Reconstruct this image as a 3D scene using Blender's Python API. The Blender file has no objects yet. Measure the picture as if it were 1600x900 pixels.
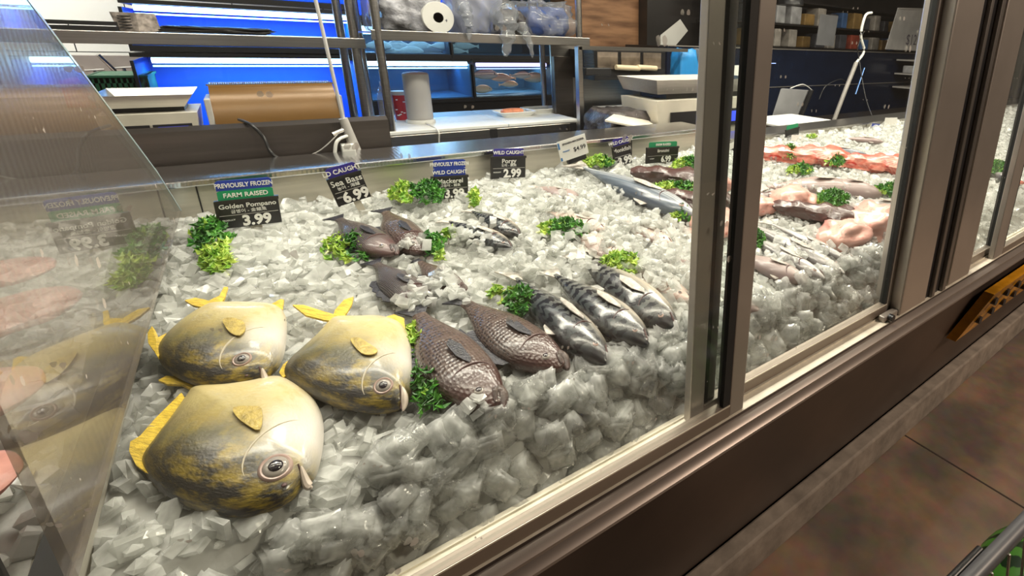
import bpy, bmesh, math, random
import numpy as np
from mathutils import Vector, Matrix, noise
random.seed(7); rng = np.random.default_rng(7)
SC = bpy.context.scene; COL = SC.collection
PI = math.pi
# ------------------------------------------------------------------ camera
YAW, PITCH, ROLL, F, PX, PY = math.radians(40.3), math.radians(-17.9), math.radians(2.0), 793., 1068., 325.
EYE = Vector((0, 0, 1.30))
cf = Vector((math.sin(YAW)*math.cos(PITCH), math.cos(YAW)*math.cos(PITCH), math.sin(PITCH)))
cr0 = Vector((math.cos(YAW), -math.sin(YAW), 0)); cu0 = cr0.cross(cf)
cr = cr0*math.cos(ROLL)+cu0*math.sin(ROLL); cu = cu0*math.cos(ROLL)-cr0*math.sin(ROLL)
cam = bpy.data.cameras.new('camera'); co = bpy.data.objects.new('camera', cam); COL.objects.link(co)
M = Matrix((( cr.x, cu.x, -cf.x, EYE.x), (cr.y, cu.y, -cf.y, EYE.y), (cr.z, cu.z, -cf.z, EYE.z), (0, 0, 0, 1)))
co.matrix_world = M
cam.sensor_width = 36; cam.lens = F/1600*36; cam.shift_x = (800-PX)/1600; cam.shift_y = (PY-450)/1600
cam.clip_start = .02; SC.camera = co
def ray(x, y): return (x-PX)*cr-(y-PY)*cu+F*cf
def A(x, y, Y): d = ray(x, y); return EYE+d*(Y/d.y)          # point of the vertical plane y=Y
def Zp(x, y, Z): d = ray(x, y); return EYE+d*((Z-EYE.z)/d.z)  # point of the level plane z=Z
SL = .1793
def I(x, y, lift=0.):                                          # point of the sloping ice plane
    d = ray(x, y); c = .770+lift-.44*SL
    t = (c-EYE.z)/(d.z-SL*d.y); return EYE+d*t
# ------------------------------------------------------------------ light
SC.view_settings.view_transform = 'Standard'; SC.view_settings.look = 'None'
SC.view_settings.exposure = 0.0; SC.view_settings.gamma = 1; SC.view_settings.use_curve_mapping = False
try:
    SC.cycles.use_denoising = True; SC.cycles.max_bounces = 14; SC.cycles.transparent_max_bounces = 24
    SC.cycles.transmission_bounces = 8; SC.cycles.caustics_reflective = False; SC.cycles.caustics_refractive = False
except Exception: pass
w = bpy.data.worlds.new('world'); SC.world = w; w.use_nodes = True
w.node_tree.nodes['Background'].inputs[0].default_value = (.30, .24, .19, 1)
w.node_tree.nodes['Background'].inputs[1].default_value = .22
def area(name, loc, target, sx, sy, power, color=(1, 1, 1), spread=180):
    l = bpy.data.lights.new(name, 'AREA'); l.shape = 'RECTANGLE'; l.size = sx; l.size_y = sy
    l.energy = power; l.color = color; l.spread = math.radians(spread)
    o = bpy.data.objects.new(name, l); COL.objects.link(o); o.location = loc
    o.rotation_euler = (Vector(target)-Vector(loc)).to_track_quat('-Z', 'Y').to_euler(); return o
WARM = (1, .87, .71)
area('case_light', (1.6, 1.20, 2.25), (1.6, 1.0, .8), 4.6, .12, 72, (1, .90, .77))
area('front_fill_light', (1.6, .60, 2.02), (1.6, .75, .8), 4.6, .05, 34, (1, .88, .72))  # unseen fill strip, added to brighten the ice cubes at the front
area('ceiling_light', (.5, 1.7, 2.7), (.45, .9, .8), .5, .3, 17, WARM)
area('ceiling_light', (2.4, 1.7, 2.7), (2.2, .9, .8), .5, .3, 26, WARM)
area('aisle_light', (2.4, -1.6, 2.8), (2.2, -.5, 0), .5, .5, 75, (1, .80, .62))
area('staff_light', (.8, 2.3, 2.75), (.8, 2.2, .9), 1.6, .3, 6, (1, .93, .86))
area('tile_fill_light', (-.9, 2.9, 2.7), (-.9, 3.6, 1.4), .9, .3, 24, (1, .93, .85), 80)  # added fill without a fixture, brightens the tiles on the left
area('right_light', (3.4, 2.6, 2.7), (3.2, 2.6, .9), 1.2, .3, 5, (1, .92, .85))
# ------------------------------------------------------------------ materials
def newmat(name):
    m = bpy.data.materials.new(name); m.use_nodes = True; nt = m.node_tree
    return m, nt, nt.nodes['Principled BSDF']
def P(name, col, rough=.5, metal=0., var=.06, scale=12., bump=0., spec=.5, emit=None, es=0., bs=None, stretch=None):
    m, nt, b = newmat(name); N = nt.nodes; L = nt.links
    tc = N.new('ShaderNodeTexCoord'); mp = N.new('ShaderNodeMapping'); L.new(tc.outputs['Object'], mp.inputs[0])
    if stretch: mp.inputs['Scale'].default_value = stretch
    nz = N.new('ShaderNodeTexNoise'); nz.inputs['Scale'].default_value = scale; nz.inputs['Detail'].default_value = 4
    L.new(mp.outputs[0], nz.inputs['Vector'])
    cr_ = N.new('ShaderNodeValToRGB'); c = Vector(col)
    cr_.color_ramp.elements[0].position = .3; cr_.color_ramp.elements[1].position = .7
    cr_.color_ramp.elements[0].color = (*[max(0, v*(1-var*2)) for v in c], 1)
    cr_.color_ramp.elements[1].color = (*[min(1, v*(1+var*2)) for v in c], 1)
    L.new(nz.outputs[0], cr_.inputs[0]); L.new(cr_.outputs[0], b.inputs['Base Color'])
    b.inputs['Roughness'].default_value = rough; b.inputs['Metallic'].default_value = metal
    b.inputs['Specular IOR Level'].default_value = spec
    if bump:
        bn = N.new('ShaderNodeTexNoise'); bn.inputs['Scale'].default_value = bs or scale*4; L.new(mp.outputs[0], bn.inputs['Vector'])
        bp = N.new('ShaderNodeBump'); bp.inputs['Strength'].default_value = bump; bp.inputs['Distance'].default_value = .004
        L.new(bn.outputs[0], bp.inputs['Height']); L.new(bp.outputs[0], b.inputs['Normal'])
    if emit: b.inputs['Emission Color'].default_value = (*emit, 1); b.inputs['Emission Strength'].default_value = es
    return m
STEEL = P('stainless_steel', (.44, .42, .40), .28, 1., .05, 6, .05, stretch=(1, 30, 30))
STEELW = P('case_back_steel', (.62, .58, .50), .42, .75, .05, 5, .03, stretch=(1, 20, 20))
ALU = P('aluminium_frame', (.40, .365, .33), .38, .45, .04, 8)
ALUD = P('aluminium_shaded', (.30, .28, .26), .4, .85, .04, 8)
DSTEEL = P('dark_steel', (.13, .11, .10), .38, .9, .08, 4, stretch=(1, 12, 12))
RAILB = P('door_rail_metal', (.27, .225, .185), .4, .4, .04, 8)
SILLD = P('sill_dark', (.10, .08, .07), .4, .6, .04, 8)
BUMPER = P('bumper_metal', (.30, .26, .235), .40, .5, .04, 8)
BROWN = P('panel_brown', (.115, .085, .070), .42, .55, .10, 3)
BLACK = P('black_plastic', (.016, .016, .018), .35, 0, .1)
RUBBER = P('black_rubber', (.02, .02, .02), .7)
WHITE = P('white_plastic', (.78, .77, .73), .4, 0, .03)
CREAM = P('cream_plastic', (.72, .67, .57), .42, 0, .05)
GREYP = P('grey_plastic', (.42, .40, .38), .5, 0, .04)
BOARD = P('cutting_board', (.80, .80, .78), .45, 0, .03)
PAPER = P('paper', (.82, .81, .77), .8, 0, .02)
CONC = P('curb_concrete', (.30, .26, .22), .75, 0, .14, 16, .3)
NAVY = P('navy_panel', (.008, .014, .035), .22, 0, .1)
DARK = P('dark_panel', (.022, .020, .020), .35, 0, .2, 4)
GOLD = P('kraft_wrap', (.15, .075, .018), .30, .15, .06, 5, stretch=(1, 10, 10))
RED = P('red_plastic', (.55, .03, .04), .4); GREEN = P('green_plastic', (.02, .12, .06), .45)
BLUEP = P('blue_box', (.03, .07, .25), .5, 0, .2, 20); CARD = P('cardboard', (.42, .25, .13), .8, 0, .1)
TXW = P('white_print', (.86, .85, .82), .6, 0, 0); TXK = P('black_print', (.03, .03, .04), .6, 0, 0)
PBLUE = P('placard_blue', (.018, .045, .33), .4, 0, .03); PVIO = P('placard_violet', (.035, .025, .24), .4, 0, .03)
PGREEN = P('placard_green', (.01, .28, .12), .4, 0, .03)
SCREEN = P('lcd_screen', (.01, .02, .2), .3, emit=(.06, .10, 1.), es=1.6, var=0)
PINK = P('salmon_pink', (.80, .36, .30), .3, 0, .16, 30, .2)
def tube_mat(name, col, s):
    m, nt, b = newmat(name); b.inputs['Base Color'].default_value = (.8, .9, 1, 1)
    b.inputs['Emission Color'].default_value = (*col, 1); b.inputs['Emission Strength'].default_value = s; return m
LED = tube_mat('led_tube', (.50, .80, 1.), 9.); LEDV = tube_mat('violet_led', (.55, .5, 1.), 2.2)
def ior_fix(N, L, fr, ior):
    g = N.new('ShaderNodeNewGeometry'); q = N.new('ShaderNodeMapRange'); q.inputs[3].default_value = ior; q.inputs[4].default_value = 1/ior
    L.new(g.outputs['Backfacing'], q.inputs[0]); L.new(q.outputs[0], fr.inputs[0])
def glass_mat(name, tint=(.93, .96, .95), haze=.03, ior=1.45, spots=0., rough=0.01, hazecol=(.8, .78, .74), streak=0.):
    m, nt, b = newmat(name); N = nt.nodes; L = nt.links; N.remove(b); out = N['Material Output']
    tr = N.new('ShaderNodeBsdfTransparent'); tr.inputs[0].default_value = (*tint, 1)
    gl = N.new('ShaderNodeBsdfGlossy'); gl.inputs['Roughness'].default_value = rough
    fr = N.new('ShaderNodeFresnel'); ior_fix(N, L, fr, ior)
    m1 = N.new('ShaderNodeMixShader'); L.new(fr.outputs[0], m1.inputs[0]); L.new(tr.outputs[0], m1.inputs[1]); L.new(gl.outputs[0], m1.inputs[2])
    df = N.new('ShaderNodeBsdfDiffuse'); df.inputs[0].default_value = (*hazecol, 1)
    m2 = N.new('ShaderNodeMixShader'); m2.inputs[0].default_value = haze
    L.new(m1.outputs[0], m2.inputs[1]); L.new(df.outputs[0], m2.inputs[2])
    if spots:
        tc = N.new('ShaderNodeTexCoord'); sx = N.new('ShaderNodeSeparateXYZ'); L.new(tc.outputs['Object'], sx.inputs[0])
        ad0 = N.new('ShaderNodeMath'); ad0.operation = 'ADD'; L.new(sx.outputs['X'], ad0.inputs[0]); L.new(sx.outputs['Y'], ad0.inputs[1])
        zz = N.new('ShaderNodeMath'); zz.operation = 'MULTIPLY'; zz.inputs[1].default_value = .75; L.new(sx.outputs['Z'], zz.inputs[0])
        cb = N.new('ShaderNodeCombineXYZ'); L.new(ad0.outputs[0], cb.inputs[0]); L.new(zz.outputs[0], cb.inputs[1])
        wn = N.new('ShaderNodeTexNoise'); wn.inputs['Scale'].default_value = 120; L.new(cb.outputs[0], wn.inputs['Vector'])
        wm = N.new('ShaderNodeMix'); wm.data_type = 'VECTOR'; wm.inputs[0].default_value = .008; L.new(cb.outputs[0], wm.inputs[4]); L.new(wn.outputs['Color'], wm.inputs[5])
        v = N.new('ShaderNodeTexVoronoi'); v.voronoi_dimensions = '2D'; v.inputs['Scale'].default_value = spots; L.new(wm.outputs[1], v.inputs['Vector'])
        nz = N.new('ShaderNodeTexNoise'); nz.inputs['Scale'].default_value = spots*.4; L.new(cb.outputs[0], nz.inputs['Vector'])
        th = N.new('ShaderNodeMapRange'); th.inputs[1].default_value = .42; th.inputs[2].default_value = .75; th.inputs[3].default_value = 0; th.inputs[4].default_value = .085; L.new(nz.outputs[0], th.inputs[0])
        lt = N.new('ShaderNodeMath'); lt.operation = 'LESS_THAN'; L.new(v.outputs['Distance'], lt.inputs[0]); L.new(th.outputs[0], lt.inputs[1])
        m3 = N.new('ShaderNodeMath'); m3.operation = 'MULTIPLY'; m3.inputs[1].default_value = .6; L.new(lt.outputs[0], m3.inputs[0])
        ad = N.new('ShaderNodeMath'); ad.operation = 'ADD'; ad.inputs[1].default_value = haze; L.new(m3.outputs[0], ad.inputs[0]); L.new(ad.outputs[0], m2.inputs[0])
        if streak:
            st = N.new('ShaderNodeCombineXYZ'); L.new(sx.outputs['Y'], st.inputs[0]); L.new(zz.outputs[0], st.inputs[1])
            wv = N.new('ShaderNodeTexWave'); wv.bands_direction = 'X'; wv.inputs['Scale'].default_value = 26; wv.inputs['Distortion'].default_value = 6; wv.inputs['Detail'].default_value = 2; wv.inputs['Detail Scale'].default_value = .6
            mp_ = N.new('ShaderNodeMapping'); mp_.inputs['Scale'].default_value = (1, .3, 1); mp_.inputs['Rotation'].default_value = (0, 0, .3); L.new(st.outputs[0], mp_.inputs[0]); L.new(mp_.outputs[0], wv.inputs['Vector'])
            hm = N.new('ShaderNodeMapRange'); hm.inputs[1].default_value = .08; hm.inputs[2].default_value = .30; hm.inputs[3].default_value = .25; hm.inputs[4].default_value = 1; L.new(sx.outputs['Z'], hm.inputs[0])
            wr = N.new('ShaderNodeMapRange'); wr.inputs[3].default_value = streak*.35; wr.inputs[4].default_value = streak; L.new(wv.outputs[0], wr.inputs[0])
            mm = N.new('ShaderNodeMath'); mm.operation = 'MULTIPLY'; L.new(wr.outputs[0], mm.inputs[0]); L.new(hm.outputs[0], mm.inputs[1])
            g2 = N.new('ShaderNodeBsdfGlossy'); g2.inputs['Roughness'].default_value = .24
            m4 = N.new('ShaderNodeMixShader'); L.new(mm.outputs[0], m4.inputs[0]); L.new(m2.outputs[0], m4.inputs[1]); L.new(g2.outputs[0], m4.inputs[2]); m2 = m4
    L.new(m2.outputs[0], out.inputs[0]); return m
GLASS = glass_mat('door_glass', haze=.012, ior=1.35, spots=17.)
PGLASS = glass_mat('partition_glass', (.80, .78, .77), .085, 2.1, 13., .012, (.60, .52, .47), .42)
TGLASS = glass_mat('tank_glass', (.75, .88, .95), .01, 1.3)
FILM = glass_mat('plastic_film', (.84, .86, .88), .16, 1.5, 0, .12, (.75, .76, .8))
def ice_mat(name, clear, white, bump=.35, bs=70., col=(.97, .975, .96), rough=.10, refr=.4, ns=28.):
    m, nt, b = newmat(name); N = nt.nodes; L = nt.links; N.remove(b); out = N['Material Output']
    tc = N.new('ShaderNodeTexCoord')
    bn = N.new('ShaderNodeTexNoise'); bn.inputs['Scale'].default_value = bs; bn.inputs['Detail'].default_value = 3; L.new(tc.outputs['Object'], bn.inputs['Vector'])
    bp = N.new('ShaderNodeBump'); bp.inputs['Strength'].default_value = bump; bp.inputs['Distance'].default_value = .004; L.new(bn.outputs[0], bp.inputs['Height'])
    tr = N.new('ShaderNodeBsdfTransparent'); tr.inputs[0].default_value = (*[c*.99 for c in col], 1)
    rf = N.new('ShaderNodeBsdfRefraction'); rf.inputs['IOR'].default_value = 1.16; rf.inputs['Roughness'].default_value = .04; rf.inputs[0].default_value = (*col, 1)
    L.new(bp.outputs[0], rf.inputs['Normal'])
    a = N.new('ShaderNodeMixShader'); a.inputs[0].default_value = refr; L.new(tr.outputs[0], a.inputs[1]); L.new(rf.outputs[0], a.inputs[2])
    df = N.new('ShaderNodeBsdfDiffuse'); df.inputs[0].default_value = (*col, 1); tl = N.new('ShaderNodeBsdfTranslucent'); tl.inputs[0].default_value = (*col, 1)
    L.new(bp.outputs[0], df.inputs['Normal'])
    c = N.new('ShaderNodeMixShader'); c.inputs[0].default_value = .4; L.new(df.outputs[0], c.inputs[1]); L.new(tl.outputs[0], c.inputs[2])
    nz = N.new('ShaderNodeTexNoise'); nz.inputs['Scale'].default_value = ns; nz.inputs['Detail'].default_value = 3; L.new(tc.outputs['Object'], nz.inputs['Vector'])
    mr = N.new('ShaderNodeMapRange'); mr.inputs[1].default_value = .35; mr.inputs[2].default_value = .68; mr.inputs[3].default_value = clear; mr.inputs[4].default_value = white
    L.new(nz.outputs[0], mr.inputs[0])
    d = N.new('ShaderNodeMixShader'); L.new(mr.outputs[0], d.inputs[0]); L.new(a.outputs[0], d.inputs[1]); L.new(c.outputs[0], d.inputs[2])
    gl = N.new('ShaderNodeBsdfGlossy'); gl.inputs['Roughness'].default_value = rough; L.new(bp.outputs[0], gl.inputs['Normal'])
    fr = N.new('ShaderNodeFresnel'); ior_fix(N, L, fr, 1.33); L.new(bp.outputs[0], fr.inputs['Normal'])
    e = N.new('ShaderNodeMixShader'); L.new(fr.outputs[0], e.inputs[0]); L.new(d.outputs[0], e.inputs[1]); L.new(gl.outputs[0], e.inputs[2])
    L.new(e.outputs[0], out.inputs[0]); return m
ICEC = ice_mat('ice_cube', .12, .52, .35, 3.2, refr=.15, ns=1.7, rough=.07)
ICEB = ice_mat('ice_bed', .9, 1., .6, 60, (.93, .93, .90), .16, refr=0)
ICES = ice_mat('ice_chip', .22, .64, .2, 40, refr=.10)
# skin: ramp across the body (generated y: 0 belly .. 1 back) with pattern
def skin(name, ramp, rough=.28, pat=None, pcol=(0, 0, 0), pamt=.8, pscale=8., bump=.25, bscale=60, axis='Y', spec=.6, patch=None, head=None, dist=.06):
    m, nt, b = newmat(name); N = nt.nodes; L = nt.links
    tc = N.new('ShaderNodeTexCoord'); sp = N.new('ShaderNodeSeparateXYZ'); L.new(tc.outputs['Generated'], sp.inputs[0])
    nz = N.new('ShaderNodeTexNoise'); nz.inputs['Scale'].default_value = 7; nz.inputs['Detail'].default_value = 6; L.new(tc.outputs['Generated'], nz.inputs['Vector'])
    ma = N.new('ShaderNodeMath'); ma.operation = 'MULTIPLY_ADD'; L.new(nz.outputs[0], ma.inputs[0]); ma.inputs[1].default_value = dist*4
    sb = N.new('ShaderNodeMath'); sb.operation = 'SUBTRACT'; L.new(sp.outputs[axis], sb.inputs[0]); sb.inputs[1].default_value = dist*2
    L.new(sb.outputs[0], ma.inputs[2])
    r = N.new('ShaderNodeValToRGB'); e = r.color_ramp.elements
    while len(e) < len(ramp): e.new(.5)
    for el, (p_, c_) in zip(e, ramp): el.position = p_; el.color = (*c_, 1)
    L.new(ma.outputs[0], r.inputs[0]); colr = r.outputs[0]
    def mix(fac, c2):
        nonlocal colr
        mx = N.new('ShaderNodeMix'); mx.data_type = 'RGBA'; L.new(fac, mx.inputs[0]); L.new(colr, mx.inputs[6]); mx.inputs[7].default_value = (*c2, 1); colr = mx.outputs[2]
    def rampf(src, lo, hi, a=0., b_=1.):
        q = N.new('ShaderNodeMapRange'); q.inputs[1].default_value = lo; q.inputs[2].default_value = hi; q.inputs[3].default_value = a; q.inputs[4].default_value = b_; L.new(src, q.inputs[0]); return q.outputs[0]
    def mul(a, b_):
        q = N.new('ShaderNodeMath'); q.operation = 'MULTIPLY'; L.new(a, q.inputs[0]); L.new(b_, q.inputs[1]); return q.outputs[0]
    if patch:
        pc, lo, hi, x0, x1 = patch
        n2 = N.new('ShaderNodeTexNoise'); n2.inputs['Scale'].default_value = 5.5; n2.inputs['Detail'].default_value = 8; n2.inputs['Roughness'].default_value = .7; L.new(tc.outputs['Generated'], n2.inputs['Vector'])
        f = rampf(n2.outputs[0], lo, hi); g = rampf(sp.outputs['X'], x0, x1); mix(mul(f, g), pc)
    if pat == 'bars':
        wv = N.new('ShaderNodeTexWave'); wv.bands_direction = 'X'; wv.inputs['Scale'].default_value = pscale; wv.inputs['Distortion'].default_value = 7; wv.inputs['Detail'].default_value = 2; wv.inputs['Detail Scale'].default_value = 1.3
        L.new(tc.outputs['Generated'], wv.inputs['Vector'])
        f = rampf(wv.outputs[0], .45, .6); g = rampf(sp.outputs['Y'], .32, .50); mix(mul(f, g), pcol)
    mapn = N.new('ShaderNodeMapping'); L.new(tc.outputs['Generated'], mapn.inputs[0])
    if pat == 'scales':
        mapn.inputs['Scale'].default_value = (1, .55, .4)
        v = N.new('ShaderNodeTexVoronoi'); v.inputs['Scale'].default_value = pscale; v.inputs['Randomness'].default_value = .35; L.new(mapn.outputs[0], v.inputs['Vector'])
        f = rampf(v.outputs['Distance'], .25, .62, 0, pamt); g = rampf(sp.outputs['X'], .78, .68); mix(mul(f, g), pcol); hsrc = v.outputs['Distance']
    if pat == 'lines':
        wv = N.new('ShaderNodeTexWave'); wv.bands_direction = 'Y'; wv.inputs['Scale'].default_value = pscale; wv.inputs['Distortion'].default_value = 1.5; L.new(tc.outputs['Generated'], wv.inputs['Vector'])
        mix(rampf(wv.outputs[0], .3, .8, 0, pamt), pcol)
    if head:
        g = rampf(sp.outputs['X'], head[1], head[1]+(.26 if name == 'pompano_skin' else .16), 0, head[2])
        if name == 'pompano_skin': g = mul(g, rampf(sp.outputs['Y'], .74, .50))
        mix(g, head[0])
    L.new(colr, b.inputs['Base Color']); b.inputs['Roughness'].default_value = rough; b.inputs['Specular IOR Level'].default_value = spec
    b.inputs['Coat Weight'].default_value = .35; b.inputs['Coat Roughness'].default_value = .12
    bn = N.new('ShaderNodeTexNoise'); bn.inputs['Scale'].default_value = bscale; bn.inputs['Detail'].default_value = 4; L.new(tc.outputs['Generated'], bn.inputs['Vector'])
    bp = N.new('ShaderNodeBump'); bp.inputs['Strength'].default_value = bump; bp.inputs['Distance'].default_value = .002
    L.new(hsrc if pat == 'scales' else bn.outputs[0], bp.inputs['Height']); L.new(bp.outputs[0], b.inputs['Normal']); return m
POMP = skin('pompano_skin', [(0, (.64, .56, .40)), (.22, (.62, .51, .26)), (.40, (.46, .38, .17)), (.54, (.27, .22, .10)), (.66, (.12, .11, .06)), (.76, (.045, .04, .028)), (.85, (.012, .011, .010)), (1, (.010, .009, .009))],
            .36, patch=((.42, .30, .03), .46, .72, .05, .60), bump=.35, bscale=45, head=((.66, .62, .58), .56, .95))
BASS = skin('bass_skin', [(0, (.10, .07, .06)), (.5, (.045, .028, .025)), (.85, (.03, .022, .024)), (1, (.012, .011, .014))], .26, 'scales', (.17, .12, .10), .5, 34, .55, head=((.075, .036, .032), .66, .85))
BASS2 = skin('bass_skin_striped', [(0, (.09, .07, .066)), (.5, (.040, .032, .034)), (1, (.018, .017, .026))], .26, 'lines', (.17, .14, .13), .45, 9, .4, head=((.10, .045, .042), .70, .8))
MACK = skin('mackerel_skin', [(0, (.56, .48, .38)), (.24, (.42, .38, .32)), (.42, (.15, .15, .14)), (.8, (.065, .075, .08)), (1, (.025, .03, .035))], .20, 'bars', (.012, .014, .02), 1, 4.2, .1, head=((.025, .025, .028), .78, .9))
SPAN = skin('spanish_mackerel_skin', [(0, (.62, .62, .62)), (.45, (.46, .48, .50)), (.7, (.16, .19, .23)), (1, (.07, .09, .13))], .22, 'lines', (.08, .10, .13), .5, 3, .15)
SILV = skin('silver_fish_skin', [(0, (.70, .68, .66)), (.5, (.55, .53, .51)), (.8, (.24, .22, .22)), (1, (.07, .07, .08))], .2, 'lines', (.15, .15, .16), .4, 4, .15)
PORG = skin('porgy_skin', [(0, (.74, .62, .55)), (.5, (.62, .48, .42)), (.85, (.40, .29, .26)), (1, (.28, .2, .18))], .3, 'scales', (.7, .6, .56), .4, 34, .3)
PORGG = skin('porgy_skin_grey', [(0, (.45, .36, .33)), (.5, (.34, .26, .24)), (1, (.22, .16, .16))], .35, bump=.3)
MONK = skin('monkfish_skin', [(0, (.16, .08, .07)), (.5, (.10, .05, .045)), (1, (.05, .03, .03))], .22, bump=.6, bscale=25)
FLESH = skin('monkfish_flesh', [(0, (.78, .40, .34)), (.5, (.80, .52, .44)), (1, (.70, .30, .27))], .25, patch=((.62, .06, .05), .56, .70, 0, .2), bump=.4, bscale=12)
FILLET = skin('red_fillet', [(0, (.80, .22, .15)), (.5, (.72, .13, .09)), (1, (.82, .30, .22))], .25, 'lines', (.86, .40, .32), .5, 5, .3, patch=((.5, .03, .03), .5, .62, 0, .1))
TILA = skin('orange_fish_skin', [(0, (.85, .62, .48)), (.6, (.85, .42, .22)), (1, (.75, .28, .12))], .4)
TILG = skin('grey_fish_skin', [(0, (.65, .68, .72)), (1, (.30, .36, .42))], .4)
YFIN = P('yellow_fin', (.72, .50, .06), .4, 0, .2, 90, .4, stretch=(1, 6, 1)); YFIN2 = P('golden_fin', (.42, .31, .07), .38, 0, .2, 90, .3)
BFIN = P('dark_fin', (.016, .016, .026), .35, 0, .3, 90, .4); SFIN = P('pale_fin', (.5, .46, .42), .35, 0, .2, 90, .4)
EYER = P('eye_rim', (.42, .30, .26), .25, 0, .1); EYEB = P('eye_lens', (.02, .015, .02), .06, 0, 0, spec=1.); EYES = P('eye_cloudy', (.30, .27, .24), .1, 0, .2)
MOUTH = P('mouth_dark', (.07, .03, .03), .5); GILL = P('gill_red', (.5, .06, .05), .35, 0, .2, 60)
def leaf_mat(name, c0, c1):
    m, nt, b = newmat(name); N = nt.nodes; L = nt.links; tc = N.new('ShaderNodeTexCoord')
    nz = N.new('ShaderNodeTexNoise'); nz.inputs['Scale'].default_value = 55; L.new(tc.outputs['Object'], nz.inputs['Vector'])
    r = N.new('ShaderNodeValToRGB'); r.color_ramp.elements[0].color = (*c0, 1); r.color_ramp.elements[1].color = (*c1, 1); r.color_ramp.elements[0].position = .35; r.color_ramp.elements[1].position = .65
    L.new(nz.outputs[0], r.inputs[0]); L.new(r.outputs[0], b.inputs['Base Color']); b.inputs['Roughness'].default_value = .35; return m
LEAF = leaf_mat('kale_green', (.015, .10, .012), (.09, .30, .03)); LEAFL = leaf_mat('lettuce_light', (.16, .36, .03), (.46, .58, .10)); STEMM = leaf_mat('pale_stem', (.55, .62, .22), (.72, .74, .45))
# ------------------------------------------------------------------ builders
class MB:
    def __init__(s): s.v = []; s.f = []
    def add(s, vs, fs):
        o = len(s.v); s.v += [tuple(v) for v in vs]; s.f += [tuple(i+o for i in f) for f in fs]; return s
    def box(s, x0, x1, y0, y1, z0, z1, R=None, b=0.):
        b = min(b, abs(x1-x0)*.3, abs(y1-y0)*.3, abs(z1-z0)*.3)
        if b <= 0:
            vs = [(x, y, z) for z in (z0, z1) for y in (y0, y1) for x in (x0, x1)]
            fs = [(0, 2, 3, 1), (4, 5, 7, 6), (0, 1, 5, 4), (2, 6, 7, 3), (0, 4, 6, 2), (1, 3, 7, 5)]
        else:
            bm = bmesh.new(); bmesh.ops.create_cube(bm, size=1)
            for v in bm.verts: v.co = Vector(((x0+x1)/2+v.co.x*(x1-x0), (y0+y1)/2+v.co.y*(y1-y0), (z0+z1)/2+v.co.z*(z1-z0)))
            bmesh.ops.bevel(bm, geom=bm.edges[:], offset=b, segments=2, affect='EDGES', profile=.5)
            bm.verts.index_update(); vs = [v.co.copy() for v in bm.verts]; fs = [[v.index for v in f.verts] for f in bm.faces]; bm.free()
        if R: vs = [R@Vector(v) for v in vs]
        return s.add(vs, fs)
    def tube(s, pts, r, n=10, cap=True):
        pts = [Vector(p) for p in pts]; rs = r if isinstance(r, (list, tuple)) else [r]*len(pts); vs = []; fs = []
        up = Vector((0, 0, 1)); t0 = (pts[1]-pts[0]).normalized()
        if abs(t0.dot(up)) > .9: up = Vector((1, 0, 0))
        for i, p in enumerate(pts):
            t = (pts[min(i+1, len(pts)-1)]-pts[max(i-1, 0)]).normalized(); a = t.cross(up).normalized(); bb = a.cross(t); 
            for k in range(n): vs.append(p+(a*math.cos(2*PI*k/n)+bb*math.sin(2*PI*k/n))*rs[i])
        for i in range(len(pts)-1):
            for k in range(n): fs.append((i*n+k, i*n+(k+1) % n, (i+1)*n+(k+1) % n, (i+1)*n+k))
        if cap: fs += [tuple(range(n))[::-1], tuple(range((len(pts)-1)*n, len(pts)*n))]
        return s.add(vs, fs)
    def lathe(s, prof, c=(0, 0, 0), n=24, R=None):
        vs = []; fs = []; c = Vector(c)
        for r, z in prof:
            for k in range(n):
                v = Vector((r*math.cos(2*PI*k/n), r*math.sin(2*PI*k/n), z)); vs.append(c+(R@v if R else v))
        for i in range(len(prof)-1):
            for k in range(n): fs.append((i*n+k, i*n+(k+1) % n, (i+1)*n+(k+1) % n, (i+1)*n+k))
        if prof[0][0] > 1e-5: fs.append(tuple(range(n))[::-1])
        if prof[-1][0] > 1e-5: fs.append(tuple(range((len(prof)-1)*n, len(prof)*n)))
        return s.add(vs, fs)
    def prism(s, poly, d):
        poly = [Vector(p) for p in poly]; d = Vector(d); n = len(poly)
        return s.add(poly+[p+d for p in poly], [tuple(range(n))[::-1], tuple(range(n, 2*n))]+[(i, (i+1) % n, n+(i+1) % n, n+i) for i in range(n)])
    def build(s, name, mat, parent=None, smooth=False, local=False, T=None):
        off = Vector((0, 0, 0))
        if parent is not None and not local:
            p = parent
            while p is not None: off += p.location; p = p.parent
        me = bpy.data.meshes.new(name); me.from_pydata([tuple(Vector(v)-off) for v in s.v], [], s.f)
        bm = bmesh.new(); bm.from_mesh(me); bmesh.ops.recalc_face_normals(bm, faces=bm.faces[:]); bm.to_mesh(me); bm.free()
        me.materials.append(mat)
        if smooth:
            me.polygons.foreach_set('use_smooth', [True]*len(me.polygons))
            try: me.set_sharp_from_angle(angle=math.radians(42))
            except Exception: pass
        o = bpy.data.objects.new(name, me); COL.objects.link(o)
        if parent is not None: o.parent = parent
        return o
def box(*a, **k): return MB().box(*a, **k)
def tag(o, label, cat, group=None, kind=None):
    o['label'] = label
    if cat: o['category'] = cat
    if group: o['group'] = group
    if kind: o['kind'] = kind
    return o
def struct(o, label=None):
    o['kind'] = 'structure'
    if label: o['label'] = label
    return o
def thing(name, label, cat, loc=(0, 0, 0), group=None, rot=None):
    o = bpy.data.objects.new(name, None); COL.objects.link(o); o.empty_display_size = .03; o.location = loc
    if rot is not None: o.rotation_mode = 'QUATERNION'; o.rotation_quaternion = rot.to_quaternion()
    return tag(o, label, cat, group)
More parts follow.
